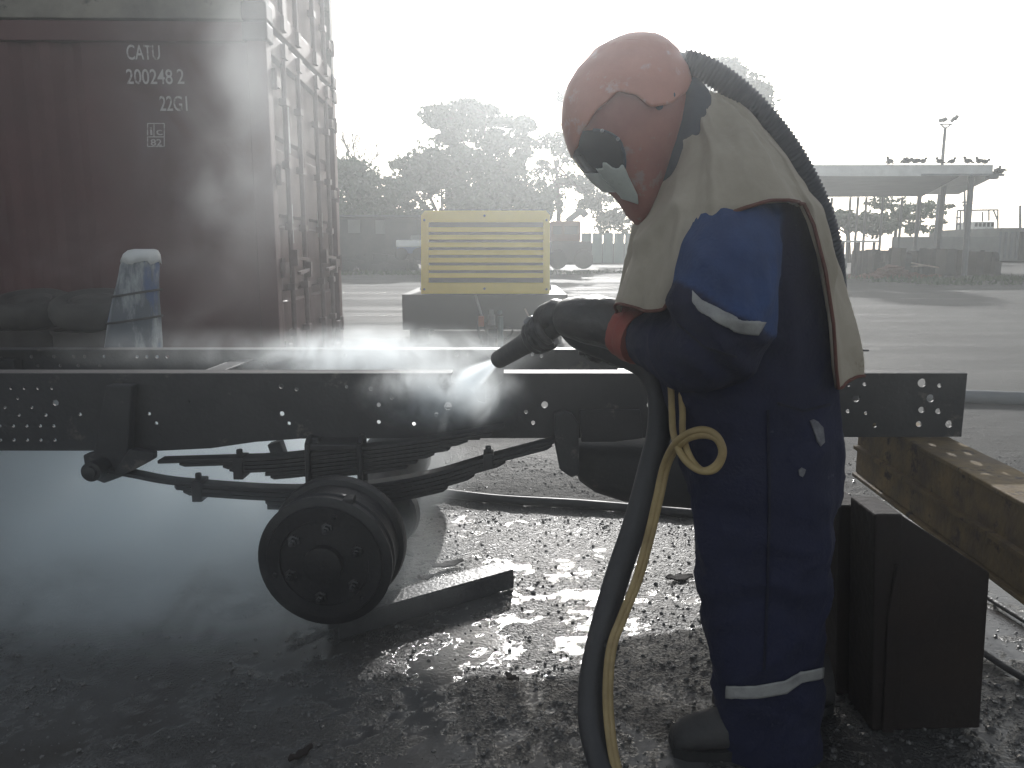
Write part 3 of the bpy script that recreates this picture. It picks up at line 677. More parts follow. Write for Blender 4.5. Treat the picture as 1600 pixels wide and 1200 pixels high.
stencil('CATU', 198, 93, 250, 23); stencil('200248', 198, 131, 270, 23); stencil('2', 277, 131, 288, 23); stencil('22G1', 250, 173, 293, 23)
fr = MB()
for a, c in (((231,193),(257,193)),((231,193),(231,229)),((257,193),(257,229)),((231,214),(257,214)),((241,193),(241,214)),((231,229),(257,229))):
    fr.bar(org(*a), org(*c), .006, .002, fn)
fr.build('inspection_mark', M_letter, lower)
stencil('i', 234.5, 211, 238, 13); stencil('c', 244.5, 211, 254, 12); stencil('82', 236, 227.5, 253, 10)
for uu in (.2,):
    for vv in (.15, CW-.15):
        p = Vector((A.x, A.y, 0))+us*uu+wd_*vv
        o = MB().box((p.x, p.y, .065), (.22, .30, .128), (us, wd_, Z1)).build('dunnage_block', M_timber, None, bevel=.006)
        tag(o, 'timber packing block under the near door corner of the maroon container' if vv < 1 else 'timber packing block under the far door corner of the maroon container', 'timber block', 'timber blocks under the container')

# drums carrying tilted tyres, and the wrapped post beside them
def drum_and_tyre(px, Y, py, where):
    t = P(px, py, Y); r_ = .25; root = thing('steel_drum', f'dark steel drum under a tilted tyre, {where}', 'drum', (t.x, Y, 0), 'dark drums by the container')
    z1 = t.z-.20; p_ = [(r_*.97, .0), (r_, .02)]
    for q in (.33, .66): p_ += [(r_*.97, q*z1-.03), (r_*1.03, q*z1), (r_*.97, q*z1+.03)]
    p_ += [(r_*.97, z1-.03), (r_*1.02, z1-.012), (r_*1.02, z1), (r_*.95, z1), (r_*.94, z1-.02)]
    MB().lathe((t.x, Y, 0), (0,0,1), p_, 32).build('drum_body', M_barrel, root, smooth=True)
    ax_ = Vector((.05, -.24, 1)).normalized(); rt_ = thing('tyre', f'dusty old tyre lying tilted on a drum, {where}', 'tyre', (t.x, Y, z1), 'old tyres by the container')
    c = Vector((t.x, Y, z1))+ax_*.055
    MB().lathe(c, ax_, [(.135,.02),(.15,.0),(.20,-.004),(.232,.015),(.245,.05),(.245,.09),(.232,.125),(.20,.143),(.17,.147),(.165,.143),(.15,.14),(.135,.12)], 36).build('tyre_casing', M_tyre, rt_, smooth='all')
    MB().lathe(c+ax_*.1, ax_, [(.13,.0),(.134,.03),(.12,.034),(.09,.01),(.03,.012),(.028,.02)], 24).build('rim', M_barrel, rt_, smooth=True)
M_tyre = mat('dusty tyre rubber', (.055,.05,.045), .85, 0, (.03,.028,.026), 7, .2, 40)
drum_and_tyre(52, 5.05, 462, 'farther from the wrapped post'); drum_and_tyre(148, 4.85, 462, 'right beside the wrapped post')
root = thing('wrapped_post', 'leaning post wrapped in torn blue and white sheeting before the maroon container', 'wrapped post', P(210,560,4.5)*1.0)
root.location.z = 0
wp = MB(); rings = []
for i, (py, l, r_) in enumerate(((391,213,236),(394,204,241),(401,196,245),(415,190,247),(440,185,247),(470,179,247),(500,173,248),(540,168,250),(600,160,252),(700,150,256),(790,140,262))):
    a, c = P(l, py, 4.5), P(r_, py, 4.5); ring = []
    for k in range(28):
        t = 2*math.pi*k/28; rx = (c.x-a.x)/2; j = 1+.09*noise.noise((3*math.cos(t), 3*math.sin(t), i*.8))
        ring.append(((a.x+c.x)/2+rx*j*math.cos(t), 4.5+rx*.9*j*math.sin(t), max(0, a.z)))
    rings.append(ring)
wp.loft(rings).build('sheeting', M_bluetarp, root, smooth='all')
cap = MB(); cr_ = []
for py, l, r_ in ((389,212,238),(391,203,243),(397,196,246),(408,192,247.5)):
    a, c = P(l, py, 4.5), P(r_, py, 4.5); rx = (c.x-a.x)/2+.006
    cr_.append([((a.x+c.x)/2+rx*math.cos(k*.2244)*(1+.05*math.sin(k*1.9)), 4.5+rx*.93*math.sin(k*.2244), a.z-.02*math.sin(k*1.3)*(py > 400)) for k in range(28)])
cap.loft(cr_).build('torn_cap', M_white, root, smooth='all')
for py, l, r_ in ((462,180,248),(503,172,249)):
    a, c = P(l, py, 4.5), P(r_, py-8, 4.5); rx = (c.x-a.x)/2+.008
    MB().tube([((a.x+c.x)/2+rx*math.cos(k*.2618), 4.5+rx*.93*math.sin(k*.2618), (a.z+c.z)/2+.02*math.cos(k*.2618)) for k in range(25)], .006, 6).build('rope_tie', M_rubber, root)

# ================================================================== COMPRESSOR
YC = 10.0
def rect(m, x0, y0, x1, y1, Y, dep, y_off=0.0):
    a, c = P(x0, y1, Y), P(x1, y0, Y); m.box(((a.x+c.x)/2, Y+dep/2+y_off, (a.z+c.z)/2), (c.x-a.x, dep, c.z-a.z)); return m
comp = thing('air_compressor', 'yellow towable air compressor with louvred front standing on the open yard', 'compressor', (P(757,540,YC).x, YC+1, 0))
pts = [(658,459),(658,336),(664,329),(853,329),(859,336),(859,459)]
a = [P(x, y, YC) for x, y in pts]; n = len(a)
cab = MB()
body = [(p.x, YC+.10, p.z) for p in a]+[(p.x, YC+2.6, p.z) for p in a]
cab.add(body, [tuple(range(n-1,-1,-1)), tuple(range(n, 2*n))]+[(i, (i+1) % n, n+(i+1) % n, n+i) for i in range(n)]); cab.build('canopy', M_yellow, comp, bevel=.01)
out2 = [(p.x, p.z) for p in a]; hole = [xz(669,442,YC), xz(849,442,YC), xz(849,347,YC), xz(669,347,YC)]
plate('louvre_frame', out2, [hole], .10, M_yellow, comp, (0, YC+.05, 0), (1,0,0), (0,0,1))
rect(MB(), 668, 346, 850, 443, YC, .008, .089).build('radiator_screen', M_mesh, comp)
for k in range(7):
    y = 358.6+12*k; a_, c_ = P(668.5, y, YC), P(849.5, y, YC)
    cx = (a_+c_)/2; tl = Matrix.Rotation(R(-28), 3, 'X')
    MB().box((cx.x, YC+.045, cx.z), (c_.x-a_.x, .009, .062), (Vector((1,0,0)), tl @ Vector((0,1,0)), tl @ Vector((0,0,1)))).build('louvre_slat', M_yellow, comp)
rect(MB(), 627, 461, 888, 517, YC, 2.4, .12).build('chassis_skirt', M_skirt, comp, bevel=.01)
for x0, x1 in ((636,666),(862,880)):
    rect(MB(), x0, 505, x1, 545, YC, .18, .3).build('support_leg', M_skirt, comp)
for x in (668, 852):
    c = P(x, 500, YC+1.4); MB().lathe((c.x-.09, YC+1.4, .36), (1,0,0), [(.2,0),(.34,.01),(.36,.03),(.36,.15),(.34,.17),(.2,.18)], 28).build('wheel', M_rubber, comp, smooth=True)
m_ = MB(); m_.tube([P(768,492,YC-.35), P(768,560,YC-.35)], .045, 14); m_.tube([P(768,484,YC-.35), P(768,492,YC-.35)], .03, 10); m_.build('jockey_stand', M_steel, comp, smooth=True)
m_ = MB(); m_.tube([P(782,494,YC-.3), P(782,548,YC-.3)], .035, 12); m_.ball(P(781,488,YC-.3), .03); m_.build('gas_bottle', M_green, comp, smooth=True)
m_ = MB(); m_.bar(P(763,508,YC+.12), P(770,520,YC-.9), .10, .09); m_.build('drawbar', M_skirt, comp)
m_ = MB(); m_.tube([P(743,461,YC-.05), P(748,478,YC-.12), P(754,498,YC-.2)], .016, 8); m_.build('brake_lever', M_steel, comp, smooth='all')
m_ = MB(); m_.box(P(752,502,YC-.25), (.07,.06,.13)); m_.build('valve_block', M_orange, comp, bevel=.01)
m_ = MB(); m_.tube(smooth_pts([P(752,495,YC-.2), P(747,510,YC-.25), P(751,530,YC-.3), P(757,545,YC-.3)], 5), .018, 8); m_.tube(smooth_pts([P(785,510,YC-.1), P(800,514,YC-.2), P(797,524,YC-.25), P(788,530,YC-.2)], 5), .012, 8); m_.build('air_hose', M_rubber, comp, smooth='all')
m_ = MB(); m_.bar(P(820,482,YC-.03), P(833,508,YC-.03), .07, .02); m_.build('tow_tag', M_timber, comp)

for x, y in ((663,344),(854,344),(663,452),(854,452),(757,451),(757,337)):
    p = P(x, y, YC-.002); m_ = MB(); m_.lathe(p, (0,-1,0), [(.016,0),(.016,.006),(.009,.012)], 6); m_.build('bolt', M_skirt, comp)
m_ = MB(); m_.tube(smooth_pts([P(735,331,YC+.9), P(740,322,YC+.9), P(757,319,YC+.9), P(774,322,YC+.9), P(779,331,YC+.9)], 4), .0, 6) if False else None
# ================================================================== PERSON
YP = 1.90
person = thing('person', 'person in navy coverall, beige cape and red blasting helmet, stooping over a blast nozzle', 'person', (P(1190,1100,YP).x, YP, 0))
pb = MB()
def hring(py, l, r_, Y, hw, n=28, e=.85):
    a, c = P(l, py, Y), P(r_, py, Y); ring = []
    for k in range(n):
        t = 2*math.pi*k/n; cs, sn = math.cos(t), math.sin(t)
        ring.append((((a.x+c.x)/2)+(c.x-a.x)/2*math.copysign(abs(cs)**e, cs), Y+hw*math.copysign(abs(sn)**e, sn), (a.z+c.z)/2))
    return ring
tors = [(205,1085,1165,.07),(240,1062,1195,.12),(290,1040,1228,.18),(340,1022,1250,.205),(400,1010,1272,.205),(480,1012,1288,.19),(560,1022,1300,.175),(640,1045,1308,.17),(720,1068,1308,.175),(780,1085,1304,.175)]
pb.loft([hring(y, l, r_, YP, hw) for y, l, r_, hw in tors])
# legs
YL, YR = 1.80, 1.98
pb.loft([hring(y, l, r_, YL, hw) for y, l, r_, hw in ((690,1078,1302,.085),(780,1084,1302,.092),(900,1092,1298,.092),(980,1102,1290,.09),(1040,1118,1286,.088),(1052,1121,1284,.089),(1062,1119,1286,.086),(1120,1120,1280,.085),(1200,1118,1276,.083))])
pb.loft([hring(y, l, r_, YR, hw) for y, l, r_, hw in ((690,1082,1290,.085),(780,1095,1290,.09),(880,1112,1285,.088),(960,1126,1280,.085),(1040,1132,1272,.08),(1105,1136,1268,.078))])
# neck and head inside the helmet
pb.tube([P(1090,260,YP), P(1035,215,YP)], [.07,.06], 14); pb.ball(P(985,185,YP), .10, (1.0,.78,1.15), 14, 10)
# left arm (towards the camera)
aL = [(1150,335,1.80,.070),(1140,375,1.715,.096),(1132,430,1.675,.110),(1128,490,1.655,.110),(1118,535,1.665,.100),(1085,548,1.73,.088),(1045,540,1.82,.078),(1018,534,1.89,.068),(1003,531,1.92,.062)]
pts = [P(x, y, Y) for x, y, Y, r_ in aL]
def dense(pts, rad, n=4):
    sp_ = smooth_pts(pts, n); rr = []
    for i in range(len(rad)-1): rr += [rad[i]+(rad[i+1]-rad[i])*k/n for k in range(n)]
    return sp_, rr+[rad[-1]]
sp_, rr = dense(pts, [q[3] for q in aL]); pb.tube(sp_, rr, 18)
armL = (sp_, rr)
# right arm, on the far side
aR = [(1140,310,2.04,.08),(1105,400,2.12,.085),(1085,490,2.15,.08),(1055,545,2.14,.07),(1010,548,2.13,.062),(985,545,2.12,.055)]
sp2, rr2 = dense([P(x, y, Y) for x, y, Y, r_ in aR], [q[3] for q in aR]); pb.tube(sp2, rr2, 16)
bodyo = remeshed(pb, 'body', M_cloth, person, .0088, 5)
# folds in the cloth
kb = Vector(person.location)
bodyo.data.update()
nrm = [v.normal.copy() for v in bodyo.data.vertices]
ankle_z = .12
def ridge(q): return (1-abs(noise.noise(q))*2.2)
sleeve = []
for v, nv in zip(bodyo.data.vertices, nrm):
    p = v.co+kb
    wob = noise.noise_vector(p*4)*.05
    q = p+wob
    f = noise.noise((p.x*6, p.y*6, p.z*2.8))*.007
    f += .0075*max(0, ridge((q.x*7+q.z*3, q.y*7, q.z*4.5-q.x*2)))**2 - .003
    f += .0045*max(0, ridge((q.x*13-q.z*6+4, q.y*13, q.z*11)))**2
    kf = math.exp(-((p.z-.62)/.12)**2)*.8+math.exp(-((p.z-.40)/.09)**2)*.8+math.exp(-((p.z-.15)/.09)**2)*1.5
    f += .004*kf*math.sin(46*p.z+14*(p.x-.6)+7*noise.noise((p.x*5, p.y*5, p.z*3)))
    d_el = (p-P(1105,520,1.66)).length
    if d_el < .26: f += .010*(1-d_el/.26)*math.sin(52*(p.x*.75+p.z*.9)+5*noise.noise(p*7))
    v.co += nv*f
    edge = P(1120,455,1.64).z+(p.x-P(1080,455,1.64).x)*-.55+.01*noise.noise(p*12)
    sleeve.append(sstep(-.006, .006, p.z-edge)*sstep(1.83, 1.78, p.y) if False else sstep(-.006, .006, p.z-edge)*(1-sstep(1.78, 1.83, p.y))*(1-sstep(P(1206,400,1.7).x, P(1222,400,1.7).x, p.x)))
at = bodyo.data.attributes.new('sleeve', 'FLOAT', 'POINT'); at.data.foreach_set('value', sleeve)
bodyo.data.update()
bvh = BVHTree.FromPolygons([v.co+kb for v in bodyo.data.vertices], [p.vertices[:] for p in bodyo.data.polygons])
def band_near(name, tops, bots, m, off=.005, nseg=40, inset=True):
    """conforming strip: every point is laid on the cloth from the side it faces"""
    vs = []; k = 6
    def along(pl, t):
        t *= len(pl)-1; i = min(int(t), len(pl)-2); f = t-i; return (pl[i][0]+(pl[i+1][0]-pl[i][0])*f, pl[i][1]+(pl[i+1][1]-pl[i][1])*f)
    for i in range(nseg+1):
        a, c = along(tops, i/nseg), along(bots, i/nseg)
        for j in range(k+1):
            px, py = a[0]+(c[0]-a[0])*j/k, a[1]+(c[1]-a[1])*j/k
            d = ray(px, py).normalized(); h = bvh.ray_cast(Vector((0,0,CAMZ)), d)
            vs.append(h[0]-d*.001+h[1]*(off if h[1].dot(d) < 0 else -off) if h[0] else P(px, py, 1.8))
    m_ = MB().add(vs, [(i*(k+1)+j, i*(k+1)+j+1, (i+1)*(k+1)+j+1, (i+1)*(k+1)+j) for i in range(nseg) for j in range(k)])
    o = m_.build(name, m, person, smooth='all'); s_ = o.modifiers.new('thick', 'SOLIDIFY'); s_.thickness = .003; s_.offset = 0
    return o
band_near('reflective_strip', [(1083,455),(1098,470),(1130,488),(1160,500),(1193,503)], [(1083,472),(1095,488),(1125,506),(1150,518),(1182,523)], M_reflec)
band_near('reflective_strip', [(1136,1070),(1180,1070),(1225,1062),(1250,1048),(1284,1042)], [(1136,1090),(1180,1090),(1228,1082),(1250,1066),(1283,1058)], M_reflec)
band_near('worn_patch', [(1264,657),(1270,655),(1277,659),(1284,668)], [(1272,678),(1276,690),(1281,698),(1287,692)], M_worn, .003, 12)
band_near('worn_patch', [(1247,734),(1252,730),(1258,733)], [(1248,743),(1253,745),(1256,739)], M_worn, .003, 8)
band_near('seam', [(1198,640),(1200,800),(1196,950),(1192,1046)], [(1202,640),(1204,800),(1200,950),(1196,1046)], M_trim2, .0015, 30)
band_near('seam', [(1215,628),(1255,640),(1296,630)], [(1215,632),(1255,644),(1296,634)], M_trim2, .0015, 16)
band_near('seam', [(1060,505),(1100,540),(1150,556)], [(1060,508),(1100,543),(1150,559)], M_trim2, .0015, 16)
# boots
def boot(px, Y, hx=.0):
    g0 = PG(px, 600, 0) if False else None
    toe = Vector((P(px, 1140, Y).x, Y, 0)); m_ = MB(); rings = []
    for dx, hw, h_ in ((0,.035,.045),(.02,.046,.07),(.06,.05,.09),(.12,.048,.105),(.17,.045,.16),(.24,.045,.17),(.29,.04,.15),(.305,.03,.10)):
        ring = []
        for k in range(16):
            t = 2*math.pi*k/16; ring.append((toe.x+dx, Y+hw*math.cos(t), max(.022, h_/2+h_/2*math.sin(t)*1.05)))
        rings.append(ring)
    m_.loft(rings); o = m_.build('boot', M_boot, person, smooth='all')
    s_ = MB(); out_ = [(.0,.03),(.03,.047),(.1,.05),(.2,.045),(.28,.042),(.31,.02)]
    ps = [(toe.x+a-.004, Y-c-.003) for a, c in out_]+[(toe.x+a-.004, Y+c+.003) for a, c in out_[::-1]]; n = len(ps)
    s_.add([(x, y, -.004) for x, y in ps]+[(x, y, .024) for x, y in ps], [tuple(range(n)), tuple(range(2*n-1, n-1, -1))]+[(i, (i+1) % n, n+(i+1) % n, n+i) for i in range(n)]); s_.build('sole', M_rubber, o)
boot(1052, YL); boot(1118, YR)
# cape: one shell with armholes, long at chest and back
ctab = [(150,1090,1108,.035),(165,1078,1140,.06),(185,1068,1165,.085),(210,1055,1188,.12),(250,1040,1217,.195),(290,1022,1240,.240),(320,1012,1253,.262),(360,1000,1268,.266),(420,984,1288,.255),(470,968,1300,.235),(490,967,1304,.23),(540,975,1311,.225),(600,990,1314,.22)]
def hem(th):
    d = math.degrees(th)                     # 0 = back, 180 = chest, -90 = camera side
    s_ = abs(d)
    if s_ < 47: return 596+10*math.sin(th*5)
    if s_ > 133: return 484+8*math.sin(th*7)
    if s_ < 60: t = sstep(47, 56, s_); return 596+(318-596)*t
    if s_ > 120: t = sstep(133, 122, s_) if False else 1-sstep(121, 133, s_); return 484+(352-484)*t
    t = (s_-60)/60; return 306+46*t*t+8*(1-min(1, abs(s_-60)/12))
cb_ = MB(); NT, NV = 200, 70; vs = []
hems = []
for i in range(NT):
    th = -math.pi+2*math.pi*i/NT
    for j in range(NV+1):
        t = j/NV; py = 152+(hem(th)-152)*t**.9
        l, r_, hw = interp(ctab, py); cs, sn = math.cos(th), math.sin(th); e = .92
        a, c = P(l, py, YP), P(r_, py, YP)
        fold = (.012*noise.noise((4*cs, 4*sn, py*.006))+.009*math.sin(th*9+py*.008+2*noise.noise((cs*2, sn*2, py*.004)))*sstep(240, 480, py)*abs(cs)+.015*math.exp(-(5*noise.noise((2.4*cs+py*.003, 2.4*sn, py*.0055)))**2)+.004*math.exp(-(5*noise.noise((4.5*cs-py*.008, 4.5*sn+3, py*.010)))**2))
        x = (a.x+c.x)/2+((c.x-a.x)/2+fold)*math.copysign(abs(cs)**e, cs); y = YP+(hw+fold)*math.copysign(abs(sn)**e, sn)
        d_ = ray(800, py); z = CAMZ+(a.z-CAMZ)*(1+(y/YP-1)*sstep(200, 300, py))+.012*noise.noise((cs*2.5, sn*2.5, py*.01))
        vs.append(Vector((x, y, z)))
    hems.append(vs[-1])
cfaces = [(i*(NV+1)+j, ((i+1) % NT)*(NV+1)+j, ((i+1) % NT)*(NV+1)+j+1, i*(NV+1)+j+1) for i in range(NT) for j in range(NV)]
cape = cb_.add(vs, cfaces).build('leather_cape', M_cape, person, smooth='all')
s_ = cape.modifiers.new('thick', 'SOLIDIFY'); s_.thickness = .010; s_.offset = 1
MB().tube(hems+[hems[0]], .0040, 6).build('cape_binding', M_trim, cape, smooth='all')
# helmet
htab = [(61,985,1015,.012),(66,968,1028,.04),(75,950,1040,.062),(90,927,1054,.085),(110,908,1067,.104),(135,893,1073,.120),(160,886,1075,.130),(195,884,1072,.134),(225,892,1064,.130),(245,900,1056,.124),(262,912,1050,.117),(285,934,1040,.106),(310,963,1030,.088),(335,978,1018,.06),(352,994,1008,.03)]
def hpt(th, py, off=0.0, e=.95):
    l, r_, hw = interp(htab, py); a, c = P(l, py, YP), P(r_, py, YP); cs, sn = math.cos(th), math.sin(th)
    x = (a.x+c.x)/2+((c.x-a.x)/2+off)*math.copysign(abs(cs)**e, cs); y = YP+(hw+off)*math.copysign(abs(sn)**e, sn)
    return Vector((x, y, a.z+(off if py < 90 else 0)))
NT = 72; pys = [61,63,66,70,75,82,90,100,110,122,135,148,160,178,195,210,225,235,245,254,262,274,285,298,310,322,335,344,352]
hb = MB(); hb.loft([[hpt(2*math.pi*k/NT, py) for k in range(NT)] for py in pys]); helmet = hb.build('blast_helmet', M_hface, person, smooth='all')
def rowfix(py, th): return 388-(388-py)*(1-.065*max(-1, min(1, -math.sin(th))))
def dome_edge(th):
    """lower edge of the dome: low over the brow, a peak above the cheek, falling to the nape"""
    d = abs(math.degrees(th))
    pts_ = [(0,118),(25,128),(45,150),(62,166),(78,170),(92,150),(104,146),(118,168),(135,200),(155,232),(180,246)]
    for p_, q_ in zip(pts_, pts_[1:]):
        if p_[0] <= d <= q_[0]: t = (d-p_[0])/(q_[0]-p_[0]); t = t*t*(3-2*t)*.5+t*.5; return p_[1]+(q_[1]-p_[1])*t
    return pts_[-1][1]
vs = []; NV = 26
for i in range(120):
    th = -math.pi+2*math.pi*i/120
    for j in range(NV+1): vs.append(hpt(th, 60.9+(rowfix(dome_edge(th), th)-60.9)*(j/NV)**1.2, .006))
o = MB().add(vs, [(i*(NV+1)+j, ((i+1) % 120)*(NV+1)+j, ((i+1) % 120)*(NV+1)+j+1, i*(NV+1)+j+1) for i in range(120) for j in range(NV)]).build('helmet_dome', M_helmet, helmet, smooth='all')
s_ = o.modifiers.new('thick', 'SOLIDIFY'); s_.thickness = .005; s_.offset = 1
MB().tube([hpt(-2.2+.045*k, 82+.3*k-.02*k*k, .007) for k in range(20)], [.001+.004*math.sin(math.pi*k/19) for k in range(20)], 8).build('highlight_ridge', M_helmet, o, smooth='all')  # low ridge shaped to imitate the highlight streak on the dome
def patch_h(name, m, fn, n=28, off=.004):
    """patch on the helmet: fn(s, t) -> (theta deg, py)"""
    vs = [hpt(math.radians(fn(i/n, j/n)[0]), rowfix(fn(i/n, j/n)[1], math.radians(fn(i/n, j/n)[0])), off) for i in range(n+1) for j in range(n+1)]
    o = MB().add(vs, [(i*(n+1)+j, i*(n+1)+j+1, (i+1)*(n+1)+j+1, (i+1)*(n+1)+j) for i in range(n) for j in range(n)]).build(name, m, helmet, smooth='all')
    s2 = o.modifiers.new('thick', 'SOLIDIFY'); s2.thickness = .004; s2.offset = 1; return o
# window wraps round the face: wide dark band, rounded toward the ear, both cheeks
def win(s, t):
    th = -100-160*s                              # from the near cheek round the face to the far cheek
    u = abs(2*s-1); edge = max(0, (u-.62)/.38)
    half = (40*math.sqrt(max(0, 1-edge**2.2))+1); mid = 244-4*edge
    return th, mid-half*.95+2*half*.95*t
patch_h('visor_frame', M_visor, win, 40, .0045)
rimp = [hpt(math.radians(a_), rowfix(b_, math.radians(a_)), .008) for a_, b_ in [win(.17*(1-k/14), 0) for k in range(14)]+[win(.05*k/6, 1) for k in range(7)]]
MB().tube(rimp, .0036, 6).build('visor_rim', M_shroud, helmet, smooth='all')
for k in (1, 4):
    for t_ in (0,):
        th_, py_ = win(k/36, t_); MB().ball(hpt(math.radians(th_), rowfix(py_, math.radians(th_)), .012), .0042, (1,1,1), 8, 5).build('rim_screw', M_steel, helmet)
def sheen(s, t):
    th = -104-38*s; lo_ = 264-9*math.exp(-((s-.55)/.13)**2)-6*math.exp(-((s-.05)/.1)**2)+3*noise.noise((s*9, 2, 1)); hi_ = 318-8*s
    return th, lo_+(hi_-lo_)*t
patch_h('visor_sheen', M_lens, sheen, 20, .012)  # pale patch paints the reflecting, see-through lower part of the visor
def sheen2(s, t):
    th = -142-76*s; return th, 272+(300-272)*t
patch_h('visor_sheen', M_lens, sheen2, 20, .012)
for th0, py in ((-70,182),(-58,164)):
    q = hpt(math.radians(th0), py, .006); MB().lathe(q, (0.05,-1,0), [(.007,-.004),(.007,.003),(.004,.004)], 14).build('flap_stud', M_shroud, helmet, smooth=True)
m_ = MB(); q = P(1012,66,YP); m_.box(q, (.05,.02,.008)); m_.tube(smooth_pts([P(997,67,YP), P(1010,61,YP), P(1020,60,YP), P(1026,68,YP)], 5), .004, 8); m_.ball(P(1027,66,YP), .006); m_.build('crown_bracket', M_steel, helmet, smooth=True)
# air inlet, hose down the back
m_ = MB(); m_.tube([P(1036,90,YP), P(1052,93,YP)], .024, 16); m_.tube([P(1052,93,YP), P(1066,97,YP)], .020, 16); m_.tube([P(1064,96,YP), P(1076,101,YP)], .027, 16); m_.build('air_inlet', M_label, helmet, smooth=True)
hp = smooth_pts([P(1070,97,YP-.02), P(1102,108,YP-.03), P(1146,137,YP-.04), P(1192,182,YP-.04), P(1232,234,YP-.03), P(1262,287,YP-.02), P(1285,340,YP-.01), P(1297,390,YP), P(1302,430,YP+.03), P(1304,470,YP+.06), P(1300,520,YP+.10)], 40)
# even rings along the hose
dist = [0]
for a_, c_ in zip(hp, hp[1:]): dist.append(dist[-1]+(c_-a_).length)
ev = []; k = 0; stepd = .0024; t_ = 0
while t_ < dist[-1]:
    while k < len(dist)-2 and dist[k+1] < t_: k += 1
    f = (t_-dist[k])/max(1e-6, dist[k+1]-dist[k]); ev.append(hp[k]+(hp[k+1]-hp[k])*f); t_ += stepd
MB().tube(ev, [.0290 if (i//2) % 2 else .0258 for i in range(len(ev))], 14).build('breathing_hose', M_corr, person, smooth='all')
m_ = MB(); m_.tube([P(1070,140,YP), P(1080,118,YP)], .022, 12); m_.build('hose_clamp', M_shroud, person, smooth=True)
# shroud between helmet and cape
sh = MB(); stab = ((128,1058,1092,.05),(150,1046,1108,.075),(190,1032,1130,.095),(240,1022,1150,.115),(290,1015,1160,.125),(335,1002,1165,.12),(365,1000,1160,.11))
sh.loft([hring(y, l, r_, YP, hw, 28, .95) for y, l, r_, hw in stab]).build('neck_shroud', M_shroud, person, smooth='all')
# gauntlets
def glove(wrist_pts, palm, axis_p, axis_d, side, name, r_grip):
    """gauntlet + palm + four fingers and a thumb closed round the nozzle (axis_p, axis_d)"""
    g_ = MB(); sp3, rr3 = dense([q for q, _ in wrist_pts], [r_ for _, r_ in wrist_pts]); g_.tube(sp3, rr3, 18)
    d = Vector(axis_d).normalized(); up = Vector((0,0,1)); a_ = d.cross(up).normalized(); b_ = a_.cross(d).normalized()
    if a_.y > 0: a_ = -a_                          # a_ toward the camera, b_ upward
    for k in range(4):
        c = Vector(axis_p)+d*((k-1.5)*.0235); rf = (.0125,.0130,.0125,.0105)[k]; R_ = r_grip+rf*.85
        arc = [side*(100-16*q) if False else (115-27*q) for q in range((9,10,9,8)[k])]
        pts = []
        for q in arc:
            t = math.radians(q); pts.append(c+a_*(R_*math.cos(t)*side)+b_*(R_*math.sin(t)))
        g_.tube(pts, [rf*1.1]+[rf*(1.08 if i in (3,6) else .96) for i in range(len(pts)-2)]+[rf*.75], 10); g_.ball(pts[-1], rf*.78); g_.ball(pts[0], rf*1.15)
    c = Vector(axis_p)-d*.050; rf = .0145; pts = []
    for i, q in enumerate((120,150,182,215,245)):
        t = math.radians(q); pts.append(c+d*(.012*i)+a_*((r_grip+rf*.8)*math.cos(t)*side)+b_*((r_grip+rf*.8)*math.sin(t)))
    g_.tube(pts, [rf*1.25, rf*1.1, rf, rf, rf*.8], 10); g_.ball(pts[-1], rf*.82)
    g_.tube(palm, [.040,.043,.036], 14); g_.ball(palm[0], .042); g_.ball(palm[-1], .036)
    o = remeshed(g_, name, M_glove, person, .0042, 3); o.data.update()
    ns = [v.normal.copy() for v in o.data.vertices]; kb2 = Vector(person.location)
    for v, nv in zip(o.data.vertices, ns):
        p = v.co+kb2; v.co += nv*(noise.noise(p*28)*.0022)
    return o
NZ0, NZ1 = P(779,562,2.36), P(872,506,2.06)       # nozzle tip and holder end
nd = (NZ1-NZ0).normalized(); grip = NZ0+(NZ1-NZ0)*.80
glove([(P(985,526,1.96),.052),(P(955,507,1.985),.064),(P(925,500,2.005),.064),(P(895,497,2.03),.054),(P(878,496,2.05),.042)],
      [P(884,494,2.05), P(868,492,2.07), P(852,497,2.10)], grip, nd, 1, 'glove', .030)
hg = P(938,537,2.10); hgd = (P(985,560,2.05)-P(890,518,2.10)).normalized()
glove([(P(990,545,2.14),.048),(P(972,546,2.14),.054),(P(955,540,2.145),.046)], [P(958,540,2.14), P(945,532,2.14), P(930,530,2.14)], hg, hgd, -1, 'glove', .031)
# red cuffs
def cuff(p0, p1, r0, r1): 
    m_ = MB(); pp = [p0+(p1-p0)*(k/5) for k in range(6)]; m_.tube(pp, [r0+(r1-r0)*k/5+.003*math.sin(k*2.4) for k in range(6)], 20); return m_.build('glove_cuff', M_cuff, person, smooth=True)
cuff(P(976,515,1.97), P(1003,528,1.92), .0655, .070); cuff(P(985,546,2.13), P(1008,548,2.12), .057, .064)

# ================================================================== NOZZLE AND HOSES
nz = thing('blast_nozzle', 'dark tapered blasting nozzle in the gloved hands, pointing down at the frame', 'nozzle', NZ0)
L_ = (NZ1-NZ0).length
m_ = MB(); m_.lathe(NZ0, nd, [(.012,.004),(.013,.0),(.0255,.0),(.027,.004),(.0295,L_*.45),(.031,L_*.5),(.031,L_*.62),(.026,L_*.63)], 28); m_.build('nozzle_barrel', M_hose, nz, smooth=True)
m_ = MB(); m_.lathe(NZ0+nd*(L_*.62), nd, [(.0295,0),(.0295,L_*.40),(.034,L_*.41),(.034,L_*.50),(.030,L_*.52)], 24); m_.build('nozzle_holder', M_rubber, nz, smooth=True)
m_ = MB(); lp = NZ0+nd*(L_*.75); m_.bar(lp+Vector((-.03,-.01,.045)), lp+Vector((.09,0,.05)), .016, .008); m_.tube([lp+Vector((-.03,-.01,.045)), lp+Vector((-.045,-.01,.028))], .007, 8); m_.build('dead_man_handle', M_steel, nz, bevel=.002)
hs = NZ0+nd*(L_*1.1)
